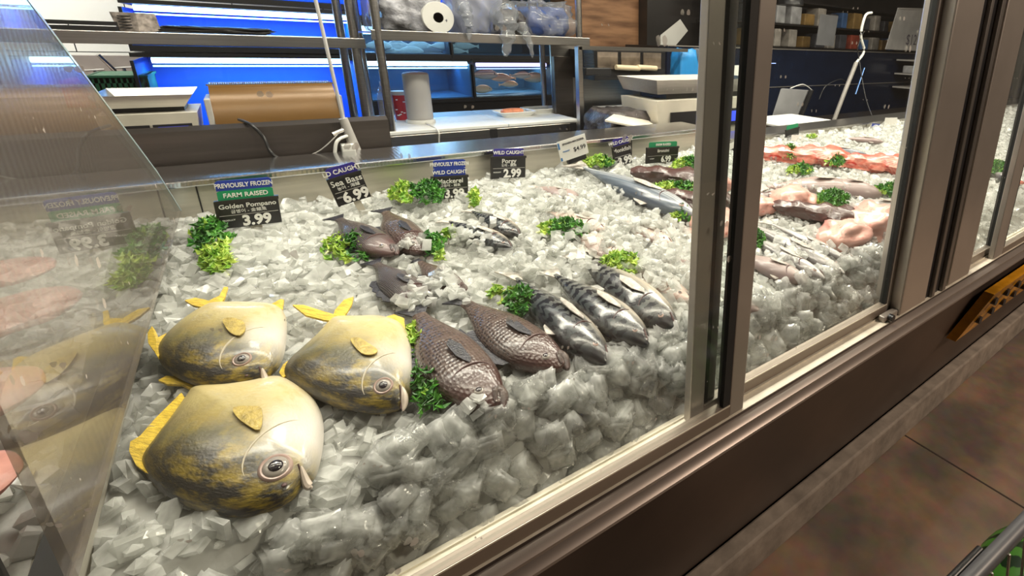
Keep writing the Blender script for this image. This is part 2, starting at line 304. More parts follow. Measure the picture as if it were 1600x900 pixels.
def text(body, size, loc, mat, parent, name='lettering', bold=0., align='CENTER', squash=1., plane='XZ', depth=.0004, mirror=False):
    cu_ = bpy.data.curves.new(name, 'FONT'); cu_.body = body; cu_.size = size; cu_.align_x = align; cu_.align_y = 'CENTER'; cu_.extrude = depth; cu_.offset = bold; cu_.resolution_u = 3
    o = bpy.data.objects.new('tmp', cu_); COL.objects.link(o); bpy.context.view_layer.update()
    dg = bpy.context.evaluated_depsgraph_get(); me = bpy.data.meshes.new_from_object(o.evaluated_get(dg)); bpy.data.objects.remove(o)
    R = Matrix.Rotation(PI/2, 4, 'X') if plane == 'XZ' else Matrix.Identity(4)
    me.transform(Matrix.Translation(loc)@R@Matrix.Diagonal((-squash if mirror else squash, 1, 1, 1))); me.materials.clear(); me.materials.append(mat)
    t = bpy.data.objects.new(name, me); COL.objects.link(t); t.parent = parent; return t
def copy_tree(o, parent=None):
    c = o.copy(); COL.objects.link(c); c.parent = parent
    for ch in list(o.children): copy_tree(ch, c)
    return c
# ------------------------------------------------------------------ room shell
XL, XR, YF, YB, ZC = -2.6, 7.2, -2.6, 3.75, 3.0
def floor_mat():
    m, nt, b = newmat('polished_concrete'); N = nt.nodes; L = nt.links
    tc = N.new('ShaderNodeTexCoord')
    n1 = N.new('ShaderNodeTexNoise'); n1.inputs['Scale'].default_value = 2.6; n1.inputs['Detail'].default_value = 5; L.new(tc.outputs['Object'], n1.inputs['Vector'])
    r = N.new('ShaderNodeValToRGB'); e = r.color_ramp.elements; e[0].position = .42; e[0].color = (.15, .125, .105, 1); e[1].position = .60; e[1].color = (.29, .20, .14, 1)
    L.new(n1.outputs[0], r.inputs[0])
    n2 = N.new('ShaderNodeTexNoise'); n2.inputs['Scale'].default_value = 22; n2.inputs['Detail'].default_value = 6; L.new(tc.outputs['Object'], n2.inputs['Vector'])
    mx = N.new('ShaderNodeMix'); mx.data_type = 'RGBA'; mx.blend_type = 'OVERLAY'; mx.inputs[0].default_value = .35; L.new(r.outputs[0], mx.inputs[6]); L.new(n2.outputs['Color'], mx.inputs[7])
    L.new(mx.outputs[2], b.inputs['Base Color'])
    rr = N.new('ShaderNodeMapRange'); rr.inputs[3].default_value = .22; rr.inputs[4].default_value = .5; L.new(n2.outputs[0], rr.inputs[0]); L.new(rr.outputs[0], b.inputs['Roughness']); return m
def tile_mat():
    m, nt, b = newmat('white_tile'); N = nt.nodes; L = nt.links; tc = N.new('ShaderNodeTexCoord'); mp = N.new('ShaderNodeMapping')
    mp.inputs['Rotation'].default_value = (PI/2, 0, 0); L.new(tc.outputs['Object'], mp.inputs[0])
    br = N.new('ShaderNodeTexBrick'); br.offset = .5; br.inputs['Color1'].default_value = (.62, .60, .56, 1); br.inputs['Color2'].default_value = (.66, .64, .60, 1); br.inputs['Mortar'].default_value = (.02, .02, .02, 1)
    br.inputs['Scale'].default_value = 1; br.inputs['Mortar Size'].default_value = .0022; br.inputs['Brick Width'].default_value = .40; br.inputs['Row Height'].default_value = .13
    L.new(mp.outputs[0], br.inputs['Vector']); L.new(br.outputs[0], b.inputs['Base Color']); b.inputs['Roughness'].default_value = .25; return m
def wood_mat():
    m, nt, b = newmat('wood_planks'); N = nt.nodes; L = nt.links; tc = N.new('ShaderNodeTexCoord'); mp = N.new('ShaderNodeMapping'); L.new(tc.outputs['Object'], mp.inputs[0]); mp.inputs['Scale'].default_value = (1, 1, 6)
    nz = N.new('ShaderNodeTexNoise'); nz.inputs['Scale'].default_value = 4; nz.inputs['Detail'].default_value = 7; L.new(mp.outputs[0], nz.inputs['Vector'])
    r = N.new('ShaderNodeValToRGB'); e = r.color_ramp.elements; e[0].position = .35; e[0].color = (.16, .07, .03, 1); e[1].position = .65; e[1].color = (.46, .24, .12, 1); L.new(nz.outputs[0], r.inputs[0])
    L.new(r.outputs[0], b.inputs['Base Color']); b.inputs['Roughness'].default_value = .5; return m
TILE, WOOD = tile_mat(), wood_mat()
struct(box(XL, XR, YF, YB, -.06, 0).build('floor', floor_mat()))
struct(box(1.577, 1.583, YF, .60, 0, .0012).build('trim_1', P('floor_joint', (.05, .035, .03), .8)), 'dark saw cut joint across the concrete floor')
struct(box(XL, XR, YB, YB+.1, 0, ZC).build('wall_back', TILE))
struct(box(XL-.1, XL, YF, YB, 0, ZC).build('wall_left', TILE))
struct(box(XR, XR+.1, YF, YB, 0, ZC).build('wall_right', DARK))
struct(box(XL, XR, YF-.1, YF, 0, ZC).build('wall_front', DARK))
struct(box(XL, XR, YF, YB, ZC, ZC+.1).build('ceiling', DARK))
struct(box(1.60, 2.16, 3.1, YB-.01, 0, ZC-.01).build('wall_wood', WOOD), 'plank clad wooden wall beside the fish tanks')
struct(box(2.161, XR-.01, 3.0, YB-.01, 0, ZC-.01).build('wall_dark', DARK), 'dark wall behind the far counter')
struct(box(XL+.01, XR-.01, .60, .645, .0, .11, b=.006).build('baseboard_front', CONC), 'grey concrete kick curb under the fish counter')
# ------------------------------------------------------------------ display case
X0, X1 = -1.9, 6.4
case = thing('display_case', 'long stainless steel refrigerated fish display case with glazed front', 'display case', (2, .9, 0))
m = MB(); m.box(X0, X1, .662, 1.50, .11, .60); m.build('cabinet_base', BROWN, case)
m = MB(); m.prism([(X0, .470, .668), (X0, .6455, .112), (X0, .662, .112), (X0, .50, .668)], (X1-X0, 0, 0)); m.build('front_panel', BROWN, case)
m = MB(); m.prism([(X0, .472, .712), (X0, .472, .660), (X0, .50, .655), (X0, .53, .66), (X0, .53, .700), (X0, .50, .712)], (X1-X0, 0, 0)); m.build('front_sill', SILLD, case)
for z in (.696, .667):
    m = MB(); m.prism([(X0, .472, z-.010), (X0, .463, z-.008), (X0, .457, z-.002), (X0, .457, z+.003), (X0, .463, z+.008), (X0, .472, z+.010)], (X1-X0, 0, 0)); m.build('bumper_rail', BUMPER, case, smooth=True)
TRACKW = P('track_white', (.74, .69, .58), .5, 0, .08, 30)
m = MB(); m.box(X0, X1, .4715, .528, .7121, .7135); m.box(X0, X1, .4945, .4965, .7135, .7165); m.box(X0, X1, .5175, .5195, .7135, .7165); m.build('door_track', TRACKW, case)
m = MB(); m.box(X0, X1, .5155, 1.52, .60, .62); m.box(X0, X1, .5155, .5185, .62, .70); m.build('ice_pan', STEELW, case)
XS = 1.27   # step in the back rail
m = MB(); m.box(X0, XS, 1.372, 1.386, .62, .998); m.build('back_panel', STEELW, case)
m = MB(); m.box(XS, X1, 1.372, 1.386, .62, .948); m.build('back_panel', STEELW, case)
for xx in (-.118, .93, 1.268, 2.35): box(xx-.0012, xx+.0012, 1.3705, 1.3722, .90, (.997 if xx < XS else .947)).build('panel_seam', BLACK, case)
def rib_steel():
    m, nt, b = newmat('rail_top_steel'); N = nt.nodes; L = nt.links; b.inputs['Base Color'].default_value = (.62, .62, .63, 1); b.inputs['Metallic'].default_value = 1; b.inputs['Roughness'].default_value = .22
    tc = N.new('ShaderNodeTexCoord'); wv = N.new('ShaderNodeTexWave'); wv.bands_direction = 'X'; wv.inputs['Scale'].default_value = 38; wv.inputs['Distortion'].default_value = 1.2; L.new(tc.outputs['Object'], wv.inputs[0])
    bp = N.new('ShaderNodeBump'); bp.inputs['Strength'].default_value = .10; bp.inputs['Distance'].default_value = .001; L.new(wv.outputs[0], bp.inputs['Height']); L.new(bp.outputs[0], b.inputs['Normal']); return m
RAIL = rib_steel()
box(X0, XS, 1.360, 1.53, .998, 1.012, b=.003).build('back_rail', RAIL, case)
box(XS, X1, 1.360, 1.50, .948, .960, b=.003).build('back_rail', STEEL, case)
# stainless side wall between the two ice pans, capped by the channel that holds the glass partition
m = MB(); DV = [[(xo-.150, 1.372, .953), (xo-.198, 1.372, .82), (xo-.198, 1.372, .62)] for xo in (0, -.024)]; DF = [[(xo-.166, .493, .905), (xo-.203, .493, .79), (xo-.203, .493, .62)] for xo in (0, -.024)]
m.add(DF[0]+DF[1][::-1]+DV[0]+DV[1][::-1], [(0, 1, 2, 3, 4, 5), (11, 10, 9, 8, 7, 6)]+[(i, (i+1) % 6, 6+(i+1) % 6, 6+i) for i in range(6)]); m.build('pan_divider', STEELW, case)
m = MB(); m.add([(-.168, .493, .9055), (-.189, .493, .9055), (-.1525, 1.37, .9535), (-.1735, 1.37, .9535), (-.168, .493, .909), (-.189, .493, .909), (-.1525, 1.37, .957), (-.1735, 1.37, .957)], [(0, 2, 3, 1), (4, 5, 7, 6), (0, 1, 5, 4), (2, 6, 7, 3), (0, 4, 6, 2), (1, 3, 7, 5)]); m.build('divider_gasket', RUBBER, case)
# far partitions and mullions
MUL = P('mullion_metal', (.60, .55, .50), .38, .8, .04, 6)
def mullion(x, w=.385):
    m = MB(); m.box(x, x+w*.325, .472, .540, .7137, 2.1, b=.004); m.box(x+w*.66, x+w, .474, .54, .7137, 2.1, b=.004); m.build('mullion', MUL, case)
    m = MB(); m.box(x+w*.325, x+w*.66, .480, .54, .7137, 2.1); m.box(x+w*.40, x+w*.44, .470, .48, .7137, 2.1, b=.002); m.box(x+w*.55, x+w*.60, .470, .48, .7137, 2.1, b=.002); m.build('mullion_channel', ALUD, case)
    m = MB(); m.box(x+w*.335, x+w*.39, .4785, .4798, .7137, 2.1); m.box(x+w*.47, x+w*.53, .4785, .4798, .7137, 2.1); m.build('mullion_gasket', BLACK, case)
mullion(1.072); mullion(2.95); mullion(4.8); mullion(-.72)
m = MB(); m.box(X0, X1, .455, .545, 2.05, 2.16, b=.004); m.build('header_rail', ALU, case)
# partition glass with a raked rear edge
pt = thing('glass_partition', 'hazy splashed glass partition dividing the near end of the ice display, rear edge raked', 'glass partition', (-.148, .9, .955))
m = MB(); m.prism([(-.1615, .493, .907), (-.146, 1.352, .955), (-.148, 1.225, 1.06), (-.156, .80, 1.345), (-.1615, .493, 1.50)], (-.006, 0, 0)); m.build('glass_pane', PGLASS, pt)
m = MB(); m.prism([(-.1455, 1.352, .957), (-.1475, 1.225, 1.062), (-.1555, .80, 1.347), (-.161, .495, 1.502), (-.161, .495, 1.4975), (-.1555, .80, 1.3425), (-.1475, 1.225, 1.0575), (-.1455, 1.346, .957)], (-.007, 0, 0)); m.build('polished_edge', P('glass_edge', (.45, .58, .62), .15, 0, .02), pt)
# ------------------------------------------------------------------ sliding doors
def door(x0, x1, y0, y1, zb, label, ls=.05, rs=.05, top=2.04, loc=None, gk=.008):
    t = thing('sliding_glass_door', label, 'sliding door', ((x0+x1)/2, (y0+y1)/2, zb), 'sliding glass doors along the counter front')
    box(x0, x0+ls, y0, y1, zb, top, b=.002).build('stile', ALU, t); box(x1-rs, x1, y0, y1, zb, top, b=.002).build('stile', ALU, t)
    box(x0+ls, x1-rs, y0, y1, zb, zb+.024, b=.001).build('bottom_rail', RAILB, t); box(x0+ls, x1-rs, y0, y1, top-.03, top, b=.001).build('top_rail', ALU, t)
    ym = (y0+y1)/2
    g = MB()
    for a in ((x0+ls, x0+ls+.008), (x1-rs-gk, x1-rs)): g.box(a[0], a[1], y0+.001, y1-.001, zb+.024, top-.03)
    g.build('gasket', RUBBER, t)
    g = MB(); g.box(x0+ls+.008, x1-rs-gk, ym-.0025, ym+.0025, zb+.024, top-.03); g.build('glass_pane', GLASS, t)
    box(x0+ls, x1-rs, y0-.0006, y0, zb+.0215, zb+.024).build('glazing_bead', P('bright_bead', (.9, .84, .72), .3, .4), t)
    return t
s1a = A(1163, 320, .475).x; s1b = A(1187, 320, .475).x
s2a = A(1088, 400, .500).x
door(-.245, s1b, .474, .490, .7138, 'front sliding glass door at the near end, over the golden fish', .05, s1b-s1a, gk=.015)
d2 = door(s2a, 1.071, .498, .514, .7168, 'rear sliding glass door before the thick mullion, in the middle of the counter', .030, .018)
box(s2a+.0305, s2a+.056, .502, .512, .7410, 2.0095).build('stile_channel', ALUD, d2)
door(1.63, 2.94, .474, .490, .7138, 'sliding glass door beyond the thick mullion, at the right edge of the photo', .07, .05)
door(1.4575, 1.70, .498, .514, .7168, 'rear sliding glass door half hidden behind the door past the mullion', .03, .03)
# roller catch at the foot of the mullion
rc = thing('door_catch', 'small metal roller catch on the track at the foot of the thick mullion', 'catch', (1.04, .485, .7137))
m = MB(); m.box(1.010, 1.071, .477, .493, .7137, .728, b=.003); m.build('catch_body', ALU, rc)
m = MB(); m.tube([(1.03, .4765, .7245), (1.03, .466, .7245)], .008, 16); m.build('roller', BLACK, rc, smooth=True)
# ------------------------------------------------------------------ ice
def zi(x, y):
    f = .770+(y-.44)*SL+.010*(noise.noise(Vector((x*5, y*5, .3))))+.006*noise.noise(Vector((x*17, y*17, 2.)))
    if y < .60: f -= .085*min(1, (.60-y)/.06)
    return f
def bed(name, xa, xb, ya, yb, st, label, dz=0., amp=.006):
    nx = int((xb-xa)/st)+1; ny = int((yb-ya)/st)+1; vs = []; fs = []
    for j in range(ny):
        for i in range(nx):
            x = xa+(xb-xa)*i/(nx-1); y = ya+(yb-ya)*j/(ny-1); z = zi(x, y)+dz-.006+amp*noise.noise(Vector((x*45, y*45, 5)))
            vs.append((x, y, z))
    for j in range(ny-1):
        for i in range(nx-1): a = j*nx+i; fs.append((a, a+1, a+1+nx, a+nx))
    b = len(vs)
    for i in range(nx): vs.append((xa+(xb-xa)*i/(nx-1), ya, .625))
    for i in range(nx-1): fs.append((i, i+1, b+i+1, b+i))
    return vs, fs
def chipgeo(n):
    out = []
    for k in range(n):
        bm = bmesh.new()
        kind = k % 4
        if kind < 2: bmesh.ops.create_cube(bm, size=1.)
        elif kind == 2: bmesh.ops.create_cube(bm, size=1.); bmesh.ops.bevel(bm, geom=bm.edges[:], offset=.16, segments=1, affect='EDGES')
        else: bmesh.ops.create_icosphere(bm, subdivisions=1, radius=.6)
        s = Vector((random.uniform(.6, 1.1), random.uniform(.45, .9), random.uniform(.2, .6)))
        for v in bm.verts:
            v.co = Vector((v.co.x*s.x*(1+random.uniform(-.2, .2)), v.co.y*s.y*(1+random.uniform(-.2, .2)), v.co.z*s.z*(1+random.uniform(-.25, .25))))
        bm.verts.index_update(); out.append((np.array([v.co[:] for v in bm.verts]), [[v.index for v in f.verts] for f in bm.faces])); bm.free()
    return out
CH = chipgeo(28)
def rmat(a, b, c):
    ca, sa, cb, sb, cc, sc = math.cos(a), math.sin(a), math.cos(b), math.sin(b), math.cos(c), math.sin(c)
    return np.array([[cc, -sc, 0], [sc, cc, 0], [0, 0, 1]])@np.array([[1, 0, 0], [0, ca, -sa], [0, sa, ca]])@np.array([[cb, 0, sb], [0, 1, 0], [-sb, 0, cb]])
def scatter(xa, xb, ya, yb, st, smin, smax, dz=0., skip=None):
    V = []; Fs = []; o = 0; y = ya
    while y < yb:
        x = xa
        while x < xb:
            px = x+random.uniform(-.5, .5)*st; py = min(yb, max(ya, y+random.uniform(-.5, .5)*st)); x += st
            if skip and skip(px, py): continue
            g, f = CH[random.randrange(len(CH))]; s = random.uniform(smin, smax)
            R = rmat(random.gauss(0, .55), random.gauss(0, .55), random.uniform(0, 6.28))
            p = (g*s)@R.T+np.array([px, py, zi(px, py)+dz+random.uniform(-.004, .004)])
            V.append(p); Fs += [[i+o for i in q] for q in f]; o += len(g)
        y += st
    return [tuple(v) for v in np.concatenate(V)], Fs
# main bed: a packed base and loose chips
m = MB(); m.add(*bed('b', -.198, 2.6, .520, 1.371, .014, '')); m.add(*bed('b2', 2.6, 6.3, .520, 1.371, .035, ''))
tag(m.build('packed_ice', ICEB, None, smooth=True), 'packed bed of crushed ice filling the whole display right of the partition', 'ice', kind='stuff')
def skipfront(x, y): return (x < 1.5 and y < .60 and not (x < .07 and y > .560))
m = MB(); m.add(*scatter(-.185, 1.9, .530, 1.355, .0165, .016, .032, .002, skipfront))
m.add(*scatter(1.9, 3.6, .535, 1.355, .026, .024, .04, .002)); m.add(*scatter(3.6, 6.0, .56, 1.35, .045, .035, .055, .002))
def cluster(px, py, wp, hp, n, dz, smin=.014, smax=.026):
    V = []; Fs = []; o = 0
    for _ in range(n):
        p = I(px+random.gauss(0, wp/3), py+random.gauss(0, hp/3), .02); g, f = CH[random.randrange(len(CH))]; s_ = random.uniform(smin, smax)
        q = (g*s_)@rmat(random.gauss(0, .7), random.gauss(0, .7), random.uniform(0, 6.28)).T+np.array([p.x, p.y, zi(p.x, p.y)+dz+random.uniform(-.004, .006)]); V.append(q); Fs += [[i+o for i in k_] for k_ in f]; o += len(g)
    return [tuple(v) for v in np.concatenate(V)], Fs
for c_ in [(650, 476, 40, 20, 26, .030), (690, 450, 60, 30, 40, .026), (740, 370, 60, 26, 40, .022), (640, 378, 40, 20, 24, .026), (820, 420, 60, 24, 34, .03), (890, 320, 90, 26, 60, .022), (960, 375, 110, 40, 110, .026), (1030, 430, 90, 50, 120, .034),
           (1010, 350, 60, 24, 50, .028), (1240, 400, 90, 40, 90, .024), (1290, 290, 110, 14, 90, .026), (1360, 330, 60, 14, 40, .026), (1120, 440, 60, 40, 60, .026), (860, 380, 80, 30, 60, .02), (910, 430, 30, 20, 16, .045), (745, 640, 24, 20, 5, .030), (955, 300, 60, 14, 30, .024), (720, 470, 30, 20, 14, .034)]:
    m.add(*cluster(*c_))
tag(m.build('crushed_ice', ICES), 'loose clear chips of crushed ice strewn over the ice bed', 'ice', kind='stuff')
m = MB(); m.add(*bed('b', -1.7, -.226, .520, 1.371, .03, '', .035)); m.add(*scatter(-1.6, -.235, .56, 1.35, .022, .02, .032, .04))
tag(m.build('crushed_ice', ICEB), 'crushed ice bed beyond the glass partition at the left', 'ice', kind='stuff')
# loose cubes in front, each its own object
def cubemesh(k):
    r = random.Random(k); bm = bmesh.new(); bmesh.ops.create_cube(bm, size=1.)
    bmesh.ops.bevel(bm, geom=bm.edges[:], offset=.11, segments=2, affect='EDGES'); bmesh.ops.subdivide_edges(bm, edges=[e for e in bm.edges if e.calc_length() > .5], cuts=2, use_grid_fill=True)
    sx, sy, sz = r.uniform(.9, 1.15), r.uniform(.8, 1.05), r.uniform(.55, .9)
    for v in bm.verts:
        n_ = noise.noise(v.co*1.6+Vector((k*7, 0, 0)))*.09; dimp = 0
        if v.co.z > .3: dimp = -.16*max(0, 1-(v.co.x**2+v.co.y**2)*5)
        v.co = Vector((v.co.x*sx*(1+n_), v.co.y*sy*(1+n_)+.12*v.co.z*r.uniform(-1, 1)*.5, v.co.z*sz+dimp))
        if k % 3 == 0: v.co.x *= 1-.35*max(0, v.co.y)
    me = bpy.data.meshes.new('ice_cube'); bm.to_mesh(me); bm.free(); me.materials.append(ICEC); me.polygons.foreach_set('use_smooth', [True]*len(me.polygons)); return me
CUBES = [cubemesh(k) for k in range(10)]
ncube = 0
def cube(x, y, z, s):
    global ncube
    o = bpy.data.objects.new('ice_cube', CUBES[random.randrange(10)]); COL.objects.link(o); o.location = (x, y, z); o.scale = (s, s, s)
    o.rotation_euler = (random.gauss(0, .6), random.gauss(0, .6), random.uniform(0, 6.28)); ncube += 1
    tag(o, 'clear rounded ice cube in the loose pile along the front glass', 'ice cube', 'ice cubes piled along the front glass')
for k in range(38): cube(-.14+k*.046+random.uniform(-.006, .006), .546, .700+random.uniform(-.004, .004), random.uniform(.044, .050))
for k in range(38): cube(-.16+k*.046+random.uniform(-.006, .006), .556, .736+random.uniform(-.004, .004), random.uniform(.040, .048))
y = .590; row = 0
while y < .71:
    x = -.15+(.023 if row % 2 else 0)
    while x < 1.58:
        px_ = x+random.uniform(-.009, .009); py_ = y+random.uniform(-.006, .006)
        lim = .585 if px_ < .03 else (.69 if px_ < .16 else (.645 if px_ < .5 else .62))
        if py_ < lim and ncube < 300: cube(px_, py_, zi(px_, py_)-(.022 if px_ < .06 else .012)+random.uniform(-.004, .006), random.uniform(.043, .052))
        x += .046
    y += .038; row += 1
k = 0
while ncube < 296 and k < 900:
    k += 1; x = random.uniform(-.14, 1.5); yy = random.uniform(.555, .575 if x < .04 else .615)
    cube(x, yy, zi(x, yy)+.004+random.uniform(0, .008), random.uniform(.040, .050))
# ------------------------------------------------------------------ fish
NRM = Vector((0, -SL, 1)).normalized()
def frame(nose, tail, flip=True):
    X = (nose-tail); X -= NRM*X.dot(NRM); X.normalize(); Y = NRM.cross(X)
    if flip: return X, -Y, -NRM       # rolled over: the back points to the aisle
    return X, Y, NRM
def catmull(P_, n, closed=False):
    P_ = [Vector(p) for p in P_]; out = []; N_ = len(P_); seg = N_ if closed else N_-1
    for i in range(seg):
        p0, p1, p2, p3 = (P_[(i+k-1) % N_] if closed else P_[min(N_-1, max(0, i+k-1))] for k in range(4))
        for j in range(n):
            t = j/n; out.append(.5*((2*p1)+(p2-p0)*t+(2*p0-5*p1+4*p2-p3)*t*t+(3*p1-p0-3*p2+p3)*t**3))
    if not closed: out.append(P_[-1])
    return out
def loft(prof, L, bend=0., n=5, m=22, rough=0.):
    pts = catmull([Vector((a, b, c)) for a, b, c, d in prof], n); ws = [v.x for v in catmull([Vector((d, 0, 0)) for a, b, c, d in prof], n)]
    vs = []; fs = []
    for p, hw in zip(pts, ws):
        x, t, b = p; cy = (t-b)/2+bend*((x-.5)**2)*4; h = max(.003, (t+b)/2); hw = max(.002, hw)
        for k in range(m):
            a = 2*PI*k/m; c, s_ = math.cos(a), math.sin(a); e = .85
            q = 1+rough*noise.noise(Vector((x*9, c*2, s_*2)))
            vs.append(((x-.5)*L, (cy+h*math.copysign(abs(c)**e, c)*q)*L, hw*L*s_*q))
    nr = len(pts)
    for i in range(nr-1):
        for k in range(m): fs.append((i*m+k, i*m+(k+1) % m, (i+1)*m+(k+1) % m, (i+1)*m+k))
    fs += [tuple(range(m))[::-1], tuple(range((nr-1)*m, nr*m))]
    return vs, fs
def fin(pts, th=.0008, wav=0.):       # a thin fin with real thickness from an outline (local x,y,z)
    m = MB(); P_ = [Vector(p) for p in pts]; n = len(P_); c = sum(P_, Vector())/n
    top = [p+Vector((0, 0, th+wav*math.sin(i*2.1))) for i, p in enumerate(P_)]; bot = [p-Vector((0, 0, th-wav*math.sin(i*2.1))) for i, p in enumerate(P_)]
    vs = top+bot+[c+Vector((0, 0, th*2)), c-Vector((0, 0, th*2))]; fs = []
    for i in range(n): j = (i+1) % n; fs += [(i, j, 2*n), (n+j, n+i, 2*n+1), (i, n+i, n+j, j)]
    return m.add(vs, fs)
def ball(c, r, sz=1., n=14): 
    m = MB(); return m.lathe([(r*math.sin(PI*i/8), -r*sz*math.cos(PI*i/8)) for i in range(9)], c, n)
SHAPES = {
 'bass': [(0, .038, .038, .014), (.07, .045, .045, .02), (.2, .085, .075, .04), (.38, .145, .12, .065), (.56, .165, .135, .08), (.72, .15, .13, .085), (.84, .115, .11, .07), (.93, .07, .085, .05), (.985, .03, .06, .03), (1, .01, .035, .018)],
 'mackerel': [(0, .012, .012, .008), (.08, .018, .018, .014), (.25, .05, .05, .035), (.45, .08, .08, .055), (.65, .088, .09, .062), (.8, .075, .078, .052), (.9, .052, .056, .038), (.97, .026, .03, .02), (1, .008, .010, .008)],
 'spanish': [(0, .008, .008, .006), (.08, .014, .014, .010), (.3, .045, .045, .03), (.55, .068, .068, .045), (.75, .06, .062, .042), (.88, .045, .045, .032), (.96, .022, .024, .018), (1, .006, .006, .006)],
 'porgy': [(0, .035, .035, .014), (.08, .05, .05, .02), (.25, .13, .11, .05), (.45, .20, .16, .075), (.65, .21, .16, .085), (.8, .17, .13, .075), (.92, .10, .09, .05), (.98, .05, .05, .03), (1, .02, .02, .015)],
 'slab': [(0, .03, .03, .02), (.1, .07, .06, .05), (.3, .09, .08, .06), (.55, .11, .10, .07), (.75, .13, .13, .08), (.9, .11, .12, .07), (.98, .06, .07, .04), (1, .02, .02, .02)]}
def lump(px, py, wpx, mat, label, name, cat, group, lift=.014):
    c = I(px, py, lift); w_ = (I(px+wpx/2, py, lift)-I(px-wpx/2, py, lift)).length/2; bm = bmesh.new(); bmesh.ops.create_icosphere(bm, subdivisions=4, radius=1)
    for v in bm.verts:
        k_ = 1+.34*noise.noise(v.co*1.7+Vector((px, py, 0)))+.16*abs(noise.noise(v.co*4.5+Vector((px, 0, 0)))); v.co = Vector((v.co.x*w_*k_, v.co.y*w_*.8*k_, v.co.z*w_*.55*k_))
    me = bpy.data.meshes.new(name); bm.to_mesh(me); bm.free(); me.materials.append(mat); me.polygons.foreach_set('use_smooth', [True]*len(me.polygons))
    o = bpy.data.objects.new(name, me); COL.objects.link(o); o.location = c; return tag(o, label, cat, group)
